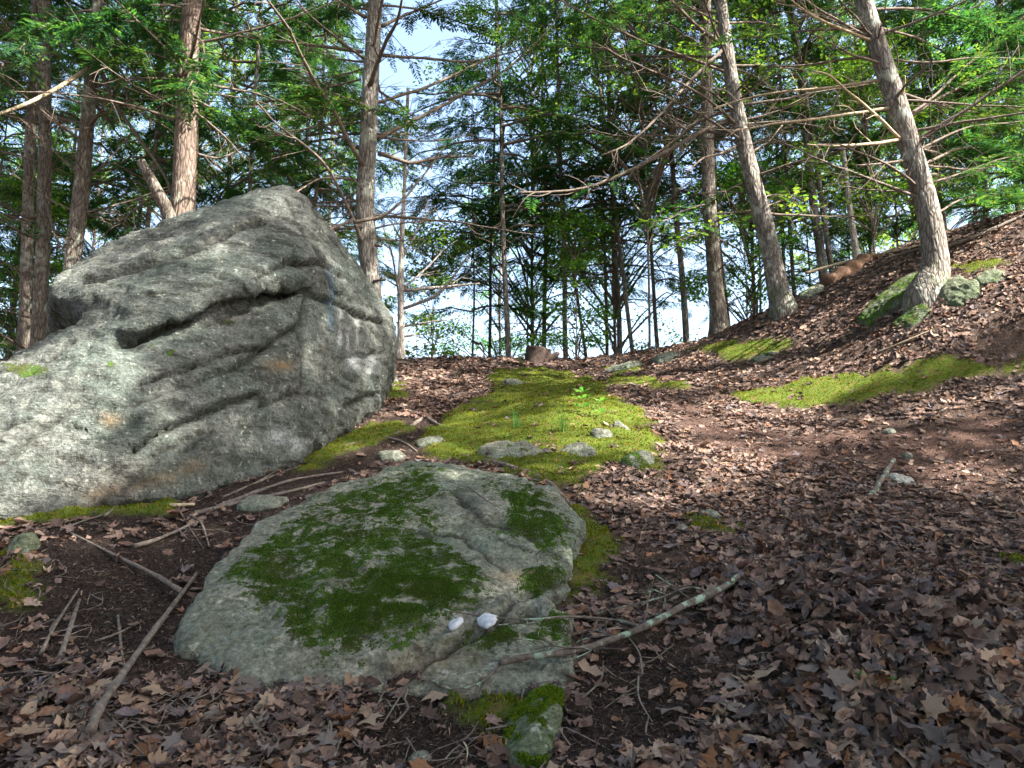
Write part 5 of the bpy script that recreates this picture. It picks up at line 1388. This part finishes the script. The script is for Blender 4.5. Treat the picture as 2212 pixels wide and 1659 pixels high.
def near_mark(px):
    for lim, t_ in ((480, 'near the straight fallen branch'), (800, 'below the mossy outcrop'), (1260, 'near the egg-shaped rock'), (1560, 'on the bare soil beyond the outcrop'), (9999, 'on the heap of leaves')):
        if px < lim: return t_
fine_names = [('oak_leaf', 'lobed oak leaf, curled up'), ('oak_leaf', 'lobed oak leaf, arched'), ('oak_leaf', 'lobed oak leaf, tightly folded'), ('maple_leaf', 'pointed maple leaf, cupped'), ('maple_leaf', 'pointed maple leaf, drooping'), ('beech_leaf', 'oval leaf, cupped'), ('beech_leaf', 'oval leaf, arched')]
fine_me = {(i, c): mesh_from(nm, V, T, M['leaf_' + c]) for i, (nm, (V, T)) in enumerate(fine_leaves) for c in LEAFCOL}
cnames = list(LEAFCOL)
cpx, _, _ = proj(O)
for k in cand:
    i_ = int(rl.integers(0, len(fine_leaves))); c_ = cnames[int(rl.choice(4, p=[0.34, 0.16, 0.32, 0.18]))]
    nm = fine_names[i_][0]
    o = obj(nm, fine_me[i_, c_], label=c_ + ' ' + fine_names[i_][1] + ' ' + near_mark(cpx[k]), category='leaf', group='fallen leaves lying on the litter')
    dd = norm(D[k][None])[0]; uu = U[k]; sd = np.cross(uu, dd)
    s = S[k] * 1.12
    o.matrix_world = Matrix(((dd[0] * s, sd[0] * s, uu[0] * s, O[k][0]), (dd[1] * s, sd[1] * s, uu[1] * s, O[k][1]), (dd[2] * s, sd[2] * s, uu[2] * s, O[k][2] + 0.006), (0, 0, 0, 1)))

# crumbs of bark, needles and leaf bits in the soil
rd = np.random.default_rng(9)
x, y = sample(90000, 0, 0, 2.15, 9.0, 1.3, rd)
m = moss_mask(x, y)
px, py, _ = proj(np.stack([x, y, gz(x, y)], -1))
k = (rd.random(len(x)) > 0.85 * m) & (poly_sd(px, py, [(-200, 1130), (640, 985), (840, 870), (840, 500), (600, 380), (-200, 800)]) < 0)
x, y = x[k], y[k]; n = len(x); Nn = gn(x, y)
cv = np.array([[-0.5, -0.12, 0], [0.5, -0.10, 0.05], [0.45, 0.12, 0.0], [-0.45, 0.10, 0.08]]); cf = np.array([[0, 1, 2, 3]])
U = norm(Nn + rd.normal(0, 0.45, (n, 3)))
V, Fq = scatter(cv, cf, np.stack([x, y, gz(x, y)], -1) + Nn * 0.006, np.cross(U, rd.normal(size=(n, 3))), U, np.stack([rd.uniform(0.008, 0.03, n), rd.uniform(0.012, 0.03, n), rd.uniform(0.01, 0.03, n)], -1))
M['crumb'] = dead_leaf_material('soil_crumb', [(0, (0.018, 0.012, 0.011)), (0.55, (0.05, 0.034, 0.028)), (0.85, (0.10, 0.07, 0.055)), (1, (0.24, 0.18, 0.13))])
obj('soil_crumbs', mesh_from('soil_crumbs', V, Fq, M['crumb']), kind='stuff', label='crumbs of bark, needles and leaf bits strewn over the soil', category='debris')

# ground moss
rm = np.random.default_rng(10)
x, y = sample(420000, 0, 0, 2.2, 13.0, 1.1, rm)
ok = np.zeros(len(x), bool)
for poly in moss_regions: ok |= poly_sd(x, y, poly) > -0.25
x, y = x[ok], y[ok]
m = moss_mask(x, y); k = rm.random(len(x)) < m
x, y = x[k], y[k]
blades('ground_moss', np.stack([x, y, gz(x, y) + m[k] * cushion(x, y)], -1), gn(x, y), 0.016, M['moss'], None, np.array([0.0, 0, 0]), rm, 0.33).update_tag()
g = bpy.data.objects['ground_moss']; g['label'] = 'soft green and yellow moss cushions spreading over the ground'; g['category'] = 'moss'
print('moss blades', len(x), 'leaves', len(O))

# grass tufts and seedlings on the mossy hump
def tuft(px, py, n, h, label, seed):
    r = np.random.default_rng(seed); p = gp(px, py); mb = MB()
    for _ in range(n):
        a = r.uniform(0, 6.28); L = h * r.uniform(0.5, 1.1); lean = r.uniform(0.1, 0.6)
        d = np.array([math.cos(a), math.sin(a), 0])
        P = catmull([[0, 0, -0.02], d * L * lean * 0.35 + [0, 0, L * 0.6], d * L * lean + [0, 0, L * (1 - 0.5 * lean)]], 6) + r.normal(0, 0.015, 3) * [1, 1, 0]
        sd = np.array([-d[1], d[0], 0]) * 0.0028
        w = np.linspace(1, 0.15, 6)[:, None]
        V = np.vstack([P - sd * w, P + sd * w]); i = np.arange(5)
        mb.add(V, np.stack([i, i + 1, i + 7, i + 6], -1))
    o = obj('grass_tuft', mb.mesh('grass_tuft', M['plant']), label=label, category='grass'); o.location = p
tuft(1215, 945, 34, 0.34, 'tallest grass tuft growing in the leaves on the mossy hump', 1)
tuft(1118, 930, 18, 0.26, 'thin grass tuft at the boulder side of the mossy hump', 2)
tuft(1340, 930, 14, 0.16, 'short grass tuft beside the upright tan stone', 3)
tuft(1125, 790, 30, 0.34, 'pale grass tuft beside the dark stump on the crest', 4)
tuft(1290, 890, 10, 0.14, 'wispy grass tuft on the moss above the leaves', 5)
def seedling(px, py, h, whorls, size, label, seed):
    r = np.random.default_rng(seed); p = gp(px, py)
    e = empty('seedling', p, label, 'plant')
    V, Q, T = tube(catmull([[0, 0, -0.02], [0.01, 0, h * 0.5], [0.0, 0.01, h]], 6), np.linspace(0.0022, 0.0015, 6), 5)
    obj('stem', mesh_from('stem', V, [Q, T], M['plant']), e)
    lm_ = mesh_from('leaf', *leaf_from_profile([0, .2, .45, .75, 1], [.02, .13, .18, .12, .01], -0.4, 0.3, 0.0), M['plant'])
    for z, nl in whorls:
        for i in range(nl):
            a = 6.28 * i / nl + z * 9 + r.normal(0, 0.2)
            o = obj('leaf', lm_, e); s = size * r.uniform(0.8, 1.1)
            o.rotation_euler = (0, -0.35, a); o.scale = (s, s, s); o.location = (math.cos(a) * s * 0.5, math.sin(a) * s * 0.5, z + 0.15 * s)
seedling(1903, 1508, 0.06, [(0.055, 3)], 0.10, 'three-leaved green seedling sprouting from the heap of dead leaves', 1)
seedling(1258, 905, 0.26, [(0.12, 3), (0.2, 4), (0.26, 3)], 0.11, 'leafy seedling at the sunlit edge of the mossy hump', 2)
seedling(1298, 912, 0.22, [(0.1, 3), (0.2, 4)], 0.10, 'second leafy seedling on the mossy hump, nearer the tan stone', 3)
seedling(482, 1285, 0.05, [(0.045, 3)], 0.07, 'small green seedling at the side of the outcrop by the fallen branch', 4)
seedling(925, 775, 0.22, [(0.08, 4), (0.16, 4), (0.22, 3)], 0.16, 'yellow-green plant at the foot of the pale sunlit trunk', 5)
